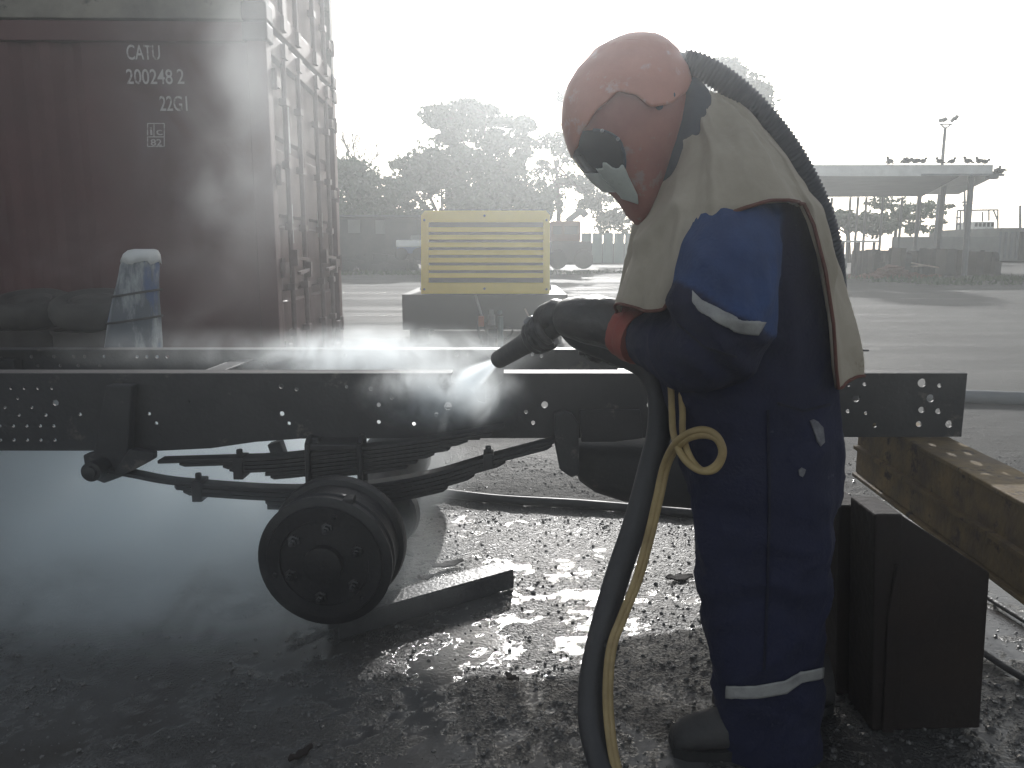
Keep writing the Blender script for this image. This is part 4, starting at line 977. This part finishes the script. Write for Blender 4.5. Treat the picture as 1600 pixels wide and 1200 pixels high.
hpts = smooth_pts([hs, P(905,528,2.07), P(960,551,2.06), P(1005,572,2.02), P(1028,610,1.98), P(1030,670,1.93), P(1014,740,1.90), P(992,820,1.86), P(965,900,1.82), P(942,980,1.78), P(925,1060,1.74), P(924,1130,1.69), P(940,1195,1.63), PG(968,1262,.035), PG(1040,1330,.035), PG(1180,1400,.035)], 8)
o = MB().tube(hpts, [.030]*len(hpts), 16).build('blast_hose', M_hose, None, smooth='all'); tag(o, 'thick black blast hose hanging from the nozzle past the knees to the ground', 'hose')
ty = thing('control_hose', 'dirty yellow twin control hose with a loop, hanging along the thick black hose', 'hose', P(1060,585,1.80))
def yh(off):
    dx = off
    return smooth_pts([P(1040+dx*1.0,570,1.84), P(1054+dx*1.3,596,1.82), P(1058+dx*1.5,640,1.80), P(1060+dx*1.3,680,1.74), P(1073+dx,715,1.70), P(1095+dx*.4,735,1.665), P(1118,730-dx*.5,1.65), P(1129-dx*.2,706,1.645), P(1118,682+dx*.5,1.65), P(1092,676+dx*.8,1.67), P(1062+dx*.5,690+dx*.4,1.71),
      P(1041+dx*.6,725,1.77), P(1028+dx*.6,780,1.77), P(1014+dx*.6,840,1.765), P(996+dx*.6,905,1.755), P(972+dx*.6,966,1.74), P(956+dx*.6,1010,1.72), P(950+dx*.6,1070,1.69), P(952+dx*.6,1130,1.66), P(962+dx*.6,1195,1.61), PG(985+dx,1265,.012), PG(1060+dx,1335,.012), PG(1190,1405+dx,.012)], 8)
for dx in (-5.5, 5.5):
    pts = yh(dx); MB().tube(pts, .0078, 10).build('yellow_hose', M_twin, ty, smooth='all')
for px, py, Y in ((956,1008,1.735),):
    m_ = MB(); c = P(px, py, Y); m_.lathe(c, (.15,.1,1), [(.019,-.006),(.019,.006)], 16); m_.build('hose_tie', M_rubber, ty)

# ================================================================== BACKGROUND
def leaf_clump(mb, c, rad, n, size, rg, flat=1.0):
    for _ in range(n):
        while True:
            v = Vector((rg.uniform(-1,1), rg.uniform(-1,1), rg.uniform(-1,1)))
            if .15 < v.length < 1: break
        v = v*(v.length**-.25)*(1+.28*max(0, rg.gauss(0, 1)))
        p = Vector(c)+Vector((v.x*rad[0], v.y*rad[1], v.z*rad[2]))
        nrm_ = Vector((rg.gauss(0,1), rg.gauss(0,1), rg.gauss(0,1)+.6)).normalized(); a, b_, _ = frame_from(nrm_); s_ = size*rg.uniform(.55,1.25); ang = rg.uniform(0,6.28)
        e1 = (a*math.cos(ang)+b_*math.sin(ang))*s_; e2 = (b_*math.cos(ang)-a*math.sin(ang))*s_*.55
        mb.add([p-e1, p-e2*.9+e1*.1, p+e1, p+e2*.9-e1*.1], [(0,1,2,3)])
def tree(name, label, px, Y, trunk_top, clumps, leafm=M_leaf, size=.24, group='trees along the far edge of the yard', seed=1, tr=.28, dens=1.7, sub=8):
    rg = random.Random(seed); b_ = P(px, 420, Y); root = thing(name, label, 'tree', (b_.x, Y, 0), group)
    tt = P(px+trunk_top[0], trunk_top[1], Y); t_ = MB()
    base = Vector((b_.x, Y, -.05)); midp = (base+tt)/2+Vector((rg.uniform(-.4,.4), rg.uniform(-.3,.3), 0))
    t_.tube(smooth_pts([base, midp, tt], 4), [tr*(1-.55*k/8) for k in range(9)], 8)
    cr_ = MB()
    for cx, cy_, rx, ry, n in clumps:
        c = P(cx, cy_, Y+rg.uniform(-1.5,1.5)); rad = (rx*Y/F, max(rx*.8, ry)*Y/F, ry*Y/F)
        t_.tube(smooth_pts([tt-Vector((0,0,rg.uniform(0,.35)*tt.z)), (tt+c)/2+Vector((0,0,-.3)), c], 3), [tr*.4*(1-.8*k/6) for k in range(7)], 6)
        for s_ in range(sub):     # each bough is a handful of uneven sprays with gaps between
            v = Vector((rg.uniform(-1,1), rg.uniform(-1,1), rg.uniform(-1,1)))
            cs_ = c+Vector((v.x*rad[0]*.75, v.y*rad[1]*.7, v.z*rad[2]*.7)); k = rg.uniform(.28,.55)
            leaf_clump(cr_, cs_, (rad[0]*k, rad[1]*k, rad[2]*k*1.1), int(n*dens/sub), size, rg)
            t_.tube([c, (c+cs_)/2+Vector((0,0,.1)), cs_], [tr*.12, tr*.08, tr*.04], 5)
    t_.build('trunk', M_bark, root); cr_.build('crown', leafm, root); return root
tree('broad_tree', 'tall flat topped tree with tiered boughs standing behind the compressor', 752, 58, (0,260), [(705,186,42,22,900),(760,180,50,18,1000),(805,196,30,16,500),(735,222,52,26,1000),(790,228,44,22,700),(690,250,36,14,420),(820,255,22,18,260),(760,262,50,14,420)], M_leaf, .22, seed=2)
tree('dense_tree', 'dense dark tree below the flat topped one, left of it', 690, 52, (0,330), [(650,262,40,20,700),(690,285,60,42,1900),(735,300,55,45,1700),(700,345,80,40,1900),(625,290,34,14,260)], M_leaf, .22, seed=3, tr=.35)
tree('dense_tree', 'dense dark tree right behind the compressor canopy', 800, 54, (0,330), [(790,290,46,40,1500),(825,330,40,42,1300),(770,330,50,40,1200)], M_leaf, .22, seed=4)
tree('round_tree', 'low rounded green tree beside the container stack', 570, 50, (0,345), [(545,300,40,46,1800),(590,325,52,44,2000),(540,335,40,34,1300),(635,345,40,34,1200),(560,270,30,20,500)], M_leaf, .21, seed=5)
tree('loose_tree', 'sparse tree with airy boughs between compressor and stooping man', 868, 56, (0,250), [(862,218,22,14,150),(895,240,30,16,220),(850,262,20,14,120),(905,285,40,22,560),(870,320,40,26,760),(940,320,40,24,560),(965,350,34,18,360)], M_leaf2, .20, seed=6, tr=.22)
tree('loose_tree', 'tall sparse tree whose boughs show round the red helmet', 1060, 46, (0,240), [(1135,110,38,18,800),(1165,138,34,22,800),(1182,168,26,18,480),(1105,140,30,20,260),(882,152,14,9,90),(886,225,24,16,200),(1010,150,60,40,500),(1090,200,50,30,420)], M_leaf2, .18, seed=7, tr=.3)
tree('loose_tree', 'open branched tree seen through the posts of the white shed', 1405, 66, (0,335), [(1385,318,30,8,150),(1420,330,36,10,200),(1450,322,28,8,120),(1400,345,40,12,260),(1440,352,30,12,180),(1475,324,16,4,40),(1370,355,30,16,260)], M_leaf, .24, seed=8, tr=.2)
tree('round_tree', 'bushy green tree under the white shed, next to the man', 1325, 68, (0,350), [(1310,345,34,18,800),(1345,352,36,20,700),(1290,350,30,16,500)], M_leaf, .3, seed=9)
# bare tree: limbs only
rg = random.Random(21); bb = P(560, 420, 62); root = thing('bare_tree', 'leafless tree with fine twigs above the low green tree', 'tree', (bb.x, 62, 0), 'trees along the far edge of the yard')
tm = MB(); tw = MB()
def branch(p, d, l, r_, dep):
    e = p+d*l; mid = (p+e)/2+Vector((rg.uniform(-.06,.06)*l, 0, rg.uniform(-.03,.06)*l)); (tm if dep < 2 else tw).tube([p, mid, e], [r_, r_*.8, r_*.62], 5)
    if dep < 4:
        for _ in range(4 if dep else 7): branch(p+(e-p)*rg.uniform(.5,1), (d+Vector((rg.uniform(-.8,.8), rg.uniform(-.6,.6), rg.uniform(-.25,.45)))).normalized(), l*rg.uniform(.36,.62), max(.012, r_*.5), dep+1)
tp = P(558, 272, 62); branch(Vector((bb.x, 62, 0)), (tp-Vector((bb.x,62,0))).normalized(), tp.z, .13, 0)
tm.build('trunk', M_bark, root); tag(tw.build('twigs', M_bark, root), None, None, None, 'stuff')
# low sheds, rubbish, vehicles at the edge
def block(name, label, cat, x0, y0, x1, y1, Y, dep, m, group=None):
    """box-like object with its own thickness; returns its root"""
    a, c = P(x0, y1, Y), P(x1, y0, Y); root = thing(name, label, cat, ((a.x+c.x)/2, Y, 0), group); z0 = max(0, a.z)
    MB().box(((a.x+c.x)/2, Y+dep/2, (z0+c.z)/2), (c.x-a.x, dep, c.z-z0)).build('body', m, root, bevel=.03); return root
rt = block('low_store', 'low dark store with two pale door panels under the round tree', 'store', 530, 341, 652, 413, 46, 3, M_dark)
for x0, x1, y0, y1 in ((544,562,343,364),(587,601,344,365)): rect(MB(), x0, y0, x1, y1, 45.9, .08).build('door_panel', M_wallg, rt)
a_, c_ = P(526,342,45.6), P(656,338,45.6); MB().box(((a_.x+c_.x)/2, 47.2, c_.z+.02), (c_.x-a_.x, 4, .08)).build('store_roof', M_roofu, rt)
hp_ = MB(); rgp = random.Random(5)
for _ in range(90):
    p = P(rgp.uniform(532,640), 405, 43); hp_.box((p.x, 43+rgp.uniform(-.8,.8), rgp.uniform(.05,.75)), (rgp.uniform(.1,1.4), rgp.uniform(.1,.5), rgp.uniform(.05,.4)), (Vector((1,0,rgp.uniform(-.3,.3))).normalized(), Vector((0,1,0)), Vector((0,0,1))))
o = hp_.build('scrap_pile', M_dark); tag(o, 'dark scrap heap lying in front of the low store', 'scrap heap', None, 'stuff')
# pickup
pk = thing('pickup_truck', 'small pale pickup with blue lower side parked left of the compressor', 'pickup truck', (P(645,400,40).x, 40, 0))
rect(MB(), 619, 375, 662, 386, 40, 1.6).build('upper_body', M_white, pk, bevel=.05); rect(MB(), 620, 386, 662, 396, 40, 1.6, .01).build('lower_body', M_bluep, pk, bevel=.04)
rect(MB(), 641, 367, 662, 376, 40, 1.4, .1).build('cab', M_wallg, pk, bevel=.08)
for x in (627, 654): MB().lathe(P(x, 397, 39.95)+Vector((0,.05,0)), (0,1,0), [(.2,-.06),(.3,-.05),(.32,0),(.32,.2)], 18).build('wheel', M_rubber, pk)
# old loader / tipper
ld = thing('loader_machine', 'faded red and grey machine parked right of the compressor', 'machine', (P(890,410,38).x, 38, 0))
rect(MB(), 861, 377, 925, 412, 38, 2.4).build('body', M_dark, ld, bevel=.06); rect(MB(), 861, 345, 908, 377, 38, 2.2, .1).build('cab', M_redrst, ld, bevel=.06)
for x0, x1 in ((864,878),(882,903)): rect(MB(), x0, 353, x1, 366, 38, .04, .07).build('cab_window', M_visor, ld)
m_ = MB(); m_.bar(P(886,346,38.6), P(908,329,38.6), .6, .3); m_.bar(P(908,329,38.6), P(916,338,38.6), .5, .3); m_.build('bucket_arm', M_wallg, ld, bevel=.04)
for x in (872, 912): MB().lathe(P(x, 405, 37.95), (0,1,0), [(.2,-.12),(.42,-.1),(.46,0),(.46,.4)], 18).build('wheel', M_rubber, ld)
tw_ = thing('panel_wall', 'pale teal panelled wall behind the machine', 'wall', (P(955,410,44).x, 44, 0))
for k in range(8):
    rect(MB(), 908+17*k, 364, 908+17*k+16.4, 411, 44, .12).build('wall_panel', M_teal, tw_)
# shed with white roof
sd_ = thing('open_shed', 'open shed with white roof edge and grey underside at the right', 'shed', (P(1440,400,40).x, 42, 0))
nl, nr, fr_, fl_ = P(1120,275,36), P(1568,274,36), P(1441,307,50), P(1130,309,50)
def slab(m, pts, dz):
    pts = [Vector(p) for p in pts]; n = len(pts)
    return m.add(pts+[p+Vector((0,0,dz)) for p in pts], [tuple(range(n-1,-1,-1)), tuple(range(n,2*n))]+[(i, (i+1) % n, n+(i+1) % n, n+i) for i in range(n)])
ur = P(1500,275,36)
slab(MB(), [nl, ur, fr_, fl_], .12).build('roof_soffit', M_roofu, sd_)
slab(MB(), [nl+Vector((0,-.02,.125)), nr+Vector((0,-.02,.125)), fr_+Vector((2.2,0,.125)), fl_+Vector((0,0,.125))], .05).build('roof_sheet', M_white, sd_)
rect(MB(), 1120, 257.5, 1552, 275, 35.9, .06).build('roof_edge', M_white, sd_)
m_ = MB(); rect(m_, 1440, 271.5, 1570, 275, 35.84, .05); m_.build('gutter', M_pole, sd_)
m_ = MB(); p = P(1550,277,36); m_.box(p, (.5,.25,.16)); m_.build('roof_lamp', M_pole, sd_, bevel=.05)
for px, Y, yt in ((1518,36.3,275),(1475,43.5,290),(1437,49.5,306),(1329,50,308),(1341,50,308),(1354,50,308),(1380,49.8,308),(1410,49.8,308),(1300,49.5,309)):
    t = P(px, yt, Y); m_ = MB(); m_.tube([(t.x+(.08 if px == 1518 else 0), Y, 0), (t.x, Y, t.z)], .13 if px in (1518,1475,1437) else .08, 8); m_.build('post', M_pole, sd_)
# mast with floodlights
mp = P(1477, 200, 60); ms = thing('floodlight_mast', 'tall floodlight mast with two lamp heads rising behind the shed roof', 'light mast', (mp.x, 60, 0))
m_ = MB(); m_.tube([(mp.x, 60, 0), (mp.x, 60, mp.z)], [.16,.10], 8); m_.build('mast', M_pole, ms)
m_ = MB(); m_.bar(P(1468,194,60), P(1488,194,60), .08, .08); m_.tube(smooth_pts([P(1470,194,60), P(1477,200,60), P(1486,194,60)], 4), .05, 6); m_.build('head_frame', M_pole, ms)
for (x, y, dx, dz) in ((1471,188,.5,.1),(1476,187,.45,.3),(1489,187,.6,.75),(1494,184,.5,.9)):
    p = P(x, y, 60); m_ = MB(); dr = Vector((dx,-.3,dz)).normalized(); a, b_, d = frame_from(dr); m_.box(p, (.45, .34, .2), (a, d, b_)); m_.build('lamp_head', M_wallg, ms, bevel=.03)
# birds
def bird_mesh():
    m_ = MB(); m_.ball((0,0,.13), .085, (1.35,.8,.95), 12, 8); m_.ball((-.10,0,.235), .048, (1,.85,1), 10, 6); m_.tube([(-.06,0,.16),(-.09,0,.21)], [.05,.038], 8)
    m_.tube([(-.14,0,.235),(-.185,0,.222)], [.014,.003], 6); m_.tube([(.08,0,.12),(.22,0,.06)], [.04,.018], 8)
    for s_ in (-1, 1): m_.tube([(0,.025*s_,.06),(-.01,.025*s_,0)], .007, 5); m_.ball((.03,.062*s_,.14), .07, (1.5,.3,.7), 8, 6)
    return m_.build('bird', M_bird, None, smooth='all')
b0 = bird_mesh(); spots = [(1389,4.795,1,'bird tucked low on the white roof, nearest the nest of twigs'),(1413,4.795,-1,'bird beside a close neighbour, second from the nest'),(1420,4.795,1,'bird perched between its close neighbour and an upright one'),(1432,4.795,1,'upright bird just left of the floodlight mast pair'),(1441,4.795,-1,'upright bird, right one of the pair left of the mast'),(1467,4.795,1,'lone bird perched just left of the mast on the white roof'),(1487,4.795,-1,'bird leaning forward just right of the mast'),(1511,4.795,1,'lone bird midway between mast and roof end'),(1529,4.795,1,'left bird of the pair huddled above the tall post'),(1536,4.795,-1,'right bird of the pair huddled above the tall post'),(1560,4.46,-1,'left bird of the two on the lowest end of the roof'),(1567,4.42,1,'outermost bird at the very end of the roof')]
for i, (px, z, s_, lb) in enumerate(spots):
    o = b0 if i == 0 else b0.copy()
    if i: col.objects.link(o)
    p = P(px, 256, 35.95); o.location = (p.x, 35.93, P(px, 257.5, 35.9).z if px < 1550 else P(px, 271.5, 35.84).z); o.rotation_euler = (0, R(rg.uniform(-25,5)), R(90*(1-s_)+rg.uniform(-30,30))); k = rg.uniform(1.05,1.35); o.scale = (k,k,k)
    tag(o, lb, 'bird', 'birds perched on the shed roof')
nm = MB(); rgn = random.Random(9); pn = P(1389, 255, 35.95)
for _ in range(60):
    a = rgn.uniform(0, 6.28); q = Vector((pn.x+.28*math.cos(a)*rgn.random(), 35.93+.015*math.sin(a), P(1389,257.5,35.9).z+rgn.uniform(.01,.16))); d = Vector((rgn.uniform(-1,1), rgn.uniform(-.1,.1), rgn.uniform(-.2,.7))).normalized()*rgn.uniform(.1,.22); nm.tube([q, q+d], .006, 4)
o = nm.build('twig_nest', M_bark); tag(o, 'untidy nest of twigs on the white shed roof', 'nest')
# boat
bt = thing('moored_boat', 'white boat superstructure with rails and frame moored beyond the yard', 'boat', (P(1530,380,95).x, 95, 0))
rect(MB(), 1519, 358, 1559, 380, 95, 5).build('deckhouse', M_white, bt, bevel=.1); rect(MB(), 1524, 346, 1558, 358, 95, 4, .4).build('wheelhouse', M_white, bt, bevel=.1)
for k in range(5): rect(MB(), 1526+6.4*k, 348, 1530.5+6.4*k, 354, 95, .06, .36).build('window', M_visor, bt)
m_ = MB()
for a, c in (((1494,370),(1496,329)),((1500,370),(1501,329)),((1496,329),(1552,328)),((1552,328),(1559,345)),((1559,328),(1559,372)),((1545,328),(1545,345)),((1535,331),(1535,346)),((1494,340),(1501,340)),((1494,350),(1501,350)),((1494,360),(1500,360)),((1546,328),(1560,328))): m_.tube([P(*a,94), P(*c,94)], .09, 5)
m_.build('gantry_frame', M_pole, bt)
m_ = MB(); m_.tube([P(1508,372,94), P(1507,291,94)], [.18,.1], 6); m_.tube([P(1503,316,94), P(1513,316,94)], .08, 5); m_.tube([P(1504,321,94), P(1514,321,94)], .08, 5); m_.build('boat_mast', M_pole, bt)
o = MB().tube([P(1594,420,80), P(1594,321,80)], [.14,.1], 6).build('utility_pole', M_pole); tag(o, 'thin pole standing behind the pale building at the picture edge', 'pole'); 
fb = block('warehouse', 'pale grey warehouse with flat roof at the right edge', 'building', 1559, 356, 1720, 408, 70, 12, M_wallg)
for k in range(9): rect(MB(), 1562+9*k, 362, 1562.7+9*k, 404, 69.9, .1).build('wall_joint', M_pole, fb)
rect(MB(), 1591, 362, 1612, 406, 69.88, .1).build('loading_door', M_dark, fb)
wl_ = block('boundary_wall', 'long grey wall behind the stored goods', 'wall', 1395, 370, 1562, 404, 62, .4, M_wallg)
wl2 = block('boundary_wall', 'long low grey wall behind the trees, left of the shed', 'wall', 660, 380, 1000, 412, 64, .4, M_dark)
tb = thing('flatbed_platform', 'flat platform with pale top on thin legs near the white shed', 'platform', (P(1330,415,34).x, 34, 0))
a_, c_ = P(1294,379,34), P(1371,377,34); MB().box(((a_.x+c_.x)/2, 35, c_.z), (c_.x-a_.x, 2.2, .07)).build('deck', M_white, tb)
for x in (1298,1318,1342,1366):
    for yy in (34.1, 35.9): p = P(x, 400, 34); MB().box((p.x, yy, c_.z/2-.02), (.09,.09,c_.z-.04)).build('leg', M_dark, tb)
rgs = random.Random(14)
MG = [M_dark, M_barrel, M_skirt, M_rubber, M_dark]
names = [('crate','dark square crate'),('drum','upright dark drum'),('pallet_load','low covered load'),('pump','squat dark pump')]
xg = 1336; k = 0
while xg < 1556:
    w_ = rgs.uniform(9, 17); kind = k % 4; Y = rgs.uniform(36, 39); y0 = 386+rgs.uniform(0, 7); a, c = P(xg, 413, Y), P(xg+w_, y0, Y); z1 = c.z; cx = (a.x+c.x)/2; wx = (c.x-a.x)
    m_ = MB()
    if kind == 1: m_.lathe((cx, Y, 0), (0,0,1), [(wx*.46,0),(wx*.46,z1*.32),(wx*.49,z1*.34),(wx*.46,z1*.36),(wx*.46,z1*.95),(wx*.42,z1)], 14)
    elif kind == 3: m_.box((cx, Y, z1*.3), (wx, .8, z1*.5)); m_.lathe((cx-wx*.4, Y, z1*.7), (1,0,0), [(z1*.1,0),(z1*.28,.02),(z1*.28,wx*.7),(z1*.1,wx*.8)], 12); m_.box((cx, Y, .03), (wx*1.1, .9, .06))
    else:
        m_.box((cx, Y, z1/2), (wx*.96, .9, z1*.96))
        for q in range(3): m_.box((cx, Y-.47, z1*(.2+.3*q)), (wx, .03, z1*.09))
    o = m_.build('stored_'+names[kind][0], MG[k % 5], None)
    near = ('first','second','third','fourth','fifth','sixth','seventh','eighth','ninth','tenth','eleventh','twelfth','thirteenth','fourteenth','fifteenth','sixteenth','seventeenth','eighteenth','nineteenth','twentieth','last but one','last')[min(k, 21)]
    tag(o, f'{names[kind][1]}, {near} in the row of stored goods counted from the flat platform', names[kind][0].replace('_',' '), 'goods stored in a row at the far right'); xg += w_*rgs.uniform(.8, 1.05); k += 1
# rubble heap and planks in front of them
rb = MB(); rg2 = random.Random(4)
for _ in range(160):
    p = P(rg2.gauss(1395,22), 416, 33); s_ = rg2.uniform(.06,.22); h_ = max(0, .45-abs(p.x-P(1395,416,33).x)*.5)*rg2.random()
    rb.add([Vector((v.x*s_*rg2.uniform(.7,1.3), v.y*s_, v.z*s_*.7))+Vector((p.x, 33+rg2.uniform(-.6,.6), h_+s_*.3)) for v in base_v], base_f)
o = rb.build('rubble', M_redrst); tag(o, 'reddish rubble heap before the stored goods', 'rubble', None, 'stuff')
for i, (a, c, lb) in enumerate((((1425,411),(1466,418),'pale plank leaning down the right of the rubble heap'),((1424,416),(1452,415),'short pale plank at the foot of the rubble heap'))):
    o = MB().bar(P(*a, 32.2), P(*c, 32), .25, .05).build('plank', M_timber); tag(o, lb, 'plank', 'planks by the rubble heap')
gr = MB(); rg3 = random.Random(6)
for _ in range(9000):
    if rg3.random() < .6: x = rg3.uniform(13, 40); y = rg3.uniform(26, 33)+(x*.05)
    else: x = rg3.uniform(-14, 14); y = rg3.uniform(37, 44)
    if noise.noise((x*.35, y*.5, 2)) < -.05: continue
    h_ = rg3.uniform(.06,.22); a = rg3.uniform(0, 6.28); d = Vector((math.cos(a), math.sin(a), 0))*.05; z = ground_h(x, y)[0]-.01
    gr.add([Vector((x,y,z))-d, Vector((x,y,z))+d, Vector((x+rg3.uniform(-.08,.08), y+rg3.uniform(-.08,.08), z+h_))], [(0,1,2)])
o = gr.build('grass', M_leaf2); tag(o, 'patchy grass along the far edge of the yard', 'grass', None, 'stuff')

# ================================================================== AIR, DUST AND SPRAY
def vol_mat(name, dens, g, color=(.93,.975,1.0), build=None):
    m = bpy.data.materials.new(name); m.use_nodes = True; n = m.node_tree.nodes; l = m.node_tree.links
    n.remove(n['Principled BSDF']); v = n.new('ShaderNodeVolumePrincipled'); v.inputs['Density'].default_value = dens; v.inputs['Anisotropy'].default_value = g; v.inputs['Color'].default_value = (*color, 1)
    l.new(v.outputs[0], n['Material Output'].inputs['Volume'])
    if build: build(n, l, v)
    return m
hz = MB().box((0, 75, 11), (256, 196, 24)).build('haze', vol_mat('pale haze', HAZE, HAZE_G)); hz['kind'] = 'stuff'
# keep the air box round the ground sheet
gz = [v[2] for v in gv]
def cloud(name, label, c, half, dens, nscale, seed, contrast=(.38,.66), power=1.0, g=.55):
    def bld(n, l, v):
        tc_ = n.new('ShaderNodeTexCoord'); ln = n.new('ShaderNodeVectorMath'); ln.operation = 'LENGTH'; l.new(tc_.outputs['Object'], ln.inputs[0])
        fo = n.new('ShaderNodeMapRange'); fo.interpolation_type = 'SMOOTHSTEP'; fo.inputs['From Min'].default_value = .98; fo.inputs['From Max'].default_value = .15*power; l.new(ln.outputs['Value'], fo.inputs['Value'])
        mp_ = n.new('ShaderNodeMapping'); mp_.inputs['Scale'].default_value = half; mp_.inputs['Location'].default_value = (seed, seed*2, seed*3); l.new(tc_.outputs['Object'], mp_.inputs['Vector'])
        nz_ = n.new('ShaderNodeTexNoise'); nz_.inputs['Scale'].default_value = nscale; nz_.inputs['Detail'].default_value = 5; nz_.inputs['Roughness'].default_value = .58; nz_.inputs['Distortion'].default_value = 1.1; l.new(mp_.outputs[0], nz_.inputs['Vector'])
        cr_ = n.new('ShaderNodeMapRange'); cr_.interpolation_type = 'SMOOTHSTEP'; cr_.inputs['From Min'].default_value = contrast[0]; cr_.inputs['From Max'].default_value = contrast[1]; l.new(nz_.outputs['Fac'], cr_.inputs['Value'])
        mu = n.new('ShaderNodeMath'); mu.operation = 'MULTIPLY'; l.new(fo.outputs[0], mu.inputs[0]); l.new(cr_.outputs[0], mu.inputs[1])
        m2 = n.new('ShaderNodeMath'); m2.operation = 'MULTIPLY'; l.new(mu.outputs[0], m2.inputs[0]); m2.inputs[1].default_value = dens; l.new(m2.outputs[0], v.inputs['Density'])
    o = MB().ball((0,0,0), 1, (1,1,1), 24, 14).build(name, vol_mat(name+' air', 0, g, build=bld)); o.location = c; o.scale = half
    return tag(o, label, 'dust cloud', None, 'stuff')
cloud('dust_cloud', 'pale dust billowing under the frame behind the leaf spring', (-1.50, 3.35, .26), (1.45, .85, .44), 5.0, 2.0, 1.3, (.22,.66), 4.0)
cloud('dust_cloud', 'low dust rolling along the ground left of the brake drum', (-1.15, 2.66, .13), (1.12, .62, .30), 3.6, 2.6, 5.3, (.24,.68), 3.0)
cloud('dust_cloud', 'thin dust drifting up across the maroon container and its doors', (-1.72, 4.85, 1.95), (.85, .80, 1.35), .62, 1.5, 4.1, (.32,.72))
cloud('dust_cloud', 'faint dust hanging before the drums and tyres at the left', (-2.3, 4.2, 1.0), (1.1, .6, .55), .32, 2.2, 8.1, (.40,.70))
cloud('spray_mist', 'bright blasting mist spreading along between the frame rails', (-.52, 3.17, .80), (.72, .34, .15), 7.5, 4.6, 2.2, (.34,.68))
cloud('spray_mist', 'thin mist trailing left along the frame rails', (-1.25, 3.2, .82), (.75, .33, .11), .9, 4.2, 6.2, (.35,.68))
air = MB().ball((0, 2.6, 1.3), 1, (7.5, 6.8, 3.4), 48, 24).build('dust_haze', vol_mat('thin working dust', .0145, .82)); tag(air, 'thin pale dust hanging in the air round the blasting work', 'dust', None, 'stuff')
# jet from the nozzle to the web
hit = P(716, 606, YN-.03); jd = (hit-NZ0)
jl = jd.length*1.06; jm = MB().lathe((0,0,0), (0,0,1), [(.012,0),(.07,jl*.85),(.075,jl)], 24)
def jb(n, l, v):
    tc_ = n.new('ShaderNodeTexCoord'); sx = n.new('ShaderNodeSeparateXYZ'); l.new(tc_.outputs['Object'], sx.inputs[0])
    mr = n.new('ShaderNodeMapRange'); mr.interpolation_type = 'SMOOTHSTEP'; mr.inputs['From Min'].default_value = 0; mr.inputs['From Max'].default_value = jl*.98; mr.inputs['To Min'].default_value = 130; mr.inputs['To Max'].default_value = 0
    l.new(sx.outputs['Z'], mr.inputs['Value'])
    fl_ = n.new('ShaderNodeVectorMath'); fl_.operation = 'MULTIPLY'; l.new(tc_.outputs['Object'], fl_.inputs[0]); fl_.inputs[1].default_value = (1, 1, 0)
    le = n.new('ShaderNodeVectorMath'); le.operation = 'LENGTH'; l.new(fl_.outputs[0], le.inputs[0])
    rad = n.new('ShaderNodeMath'); rad.operation = 'MULTIPLY_ADD'; l.new(sx.outputs['Z'], rad.inputs[0]); rad.inputs[1].default_value = .063/jl; rad.inputs[2].default_value = .012
    q = n.new('ShaderNodeMath'); q.operation = 'DIVIDE'; l.new(le.outputs['Value'], q.inputs[0]); l.new(rad.outputs[0], q.inputs[1])
    so = n.new('ShaderNodeMapRange'); so.interpolation_type = 'SMOOTHSTEP'; so.inputs['From Min'].default_value = 1; so.inputs['From Max'].default_value = .1; l.new(q.outputs[0], so.inputs['Value'])
    nzj = n.new('ShaderNodeTexNoise'); nzj.inputs['Scale'].default_value = 14; mpj = n.new('ShaderNodeMapping'); mpj.inputs['Scale'].default_value = (1,1,.25); l.new(tc_.outputs['Object'], mpj.inputs['Vector']); l.new(mpj.outputs[0], nzj.inputs['Vector'])
    m1 = n.new('ShaderNodeMath'); m1.operation = 'MULTIPLY'; l.new(mr.outputs[0], m1.inputs[0]); l.new(so.outputs[0], m1.inputs[1])
    m2 = n.new('ShaderNodeMath'); m2.operation = 'MULTIPLY'; l.new(m1.outputs[0], m2.inputs[0]); l.new(nzj.outputs['Fac'], m2.inputs[1]); l.new(m2.outputs[0], v.inputs['Density'])
jo = jm.build('blast_jet', vol_mat('jet air', 0, .5, build=jb)); jo.location = NZ0-jd.normalized()*.0-nd*.002
jo.rotation_euler = jd.to_track_quat('Z', 'Y').to_euler(); tag(jo, 'white jet of grit and water leaving the nozzle', 'spray', None, 'stuff')
cloud('spray_mist', 'mist bouncing off the frame where the jet strikes', (hit.x-.05, YN-.12, hit.z-.01), (.34, .10, .155), 16.0, 8, 3.2, (.25,.62))
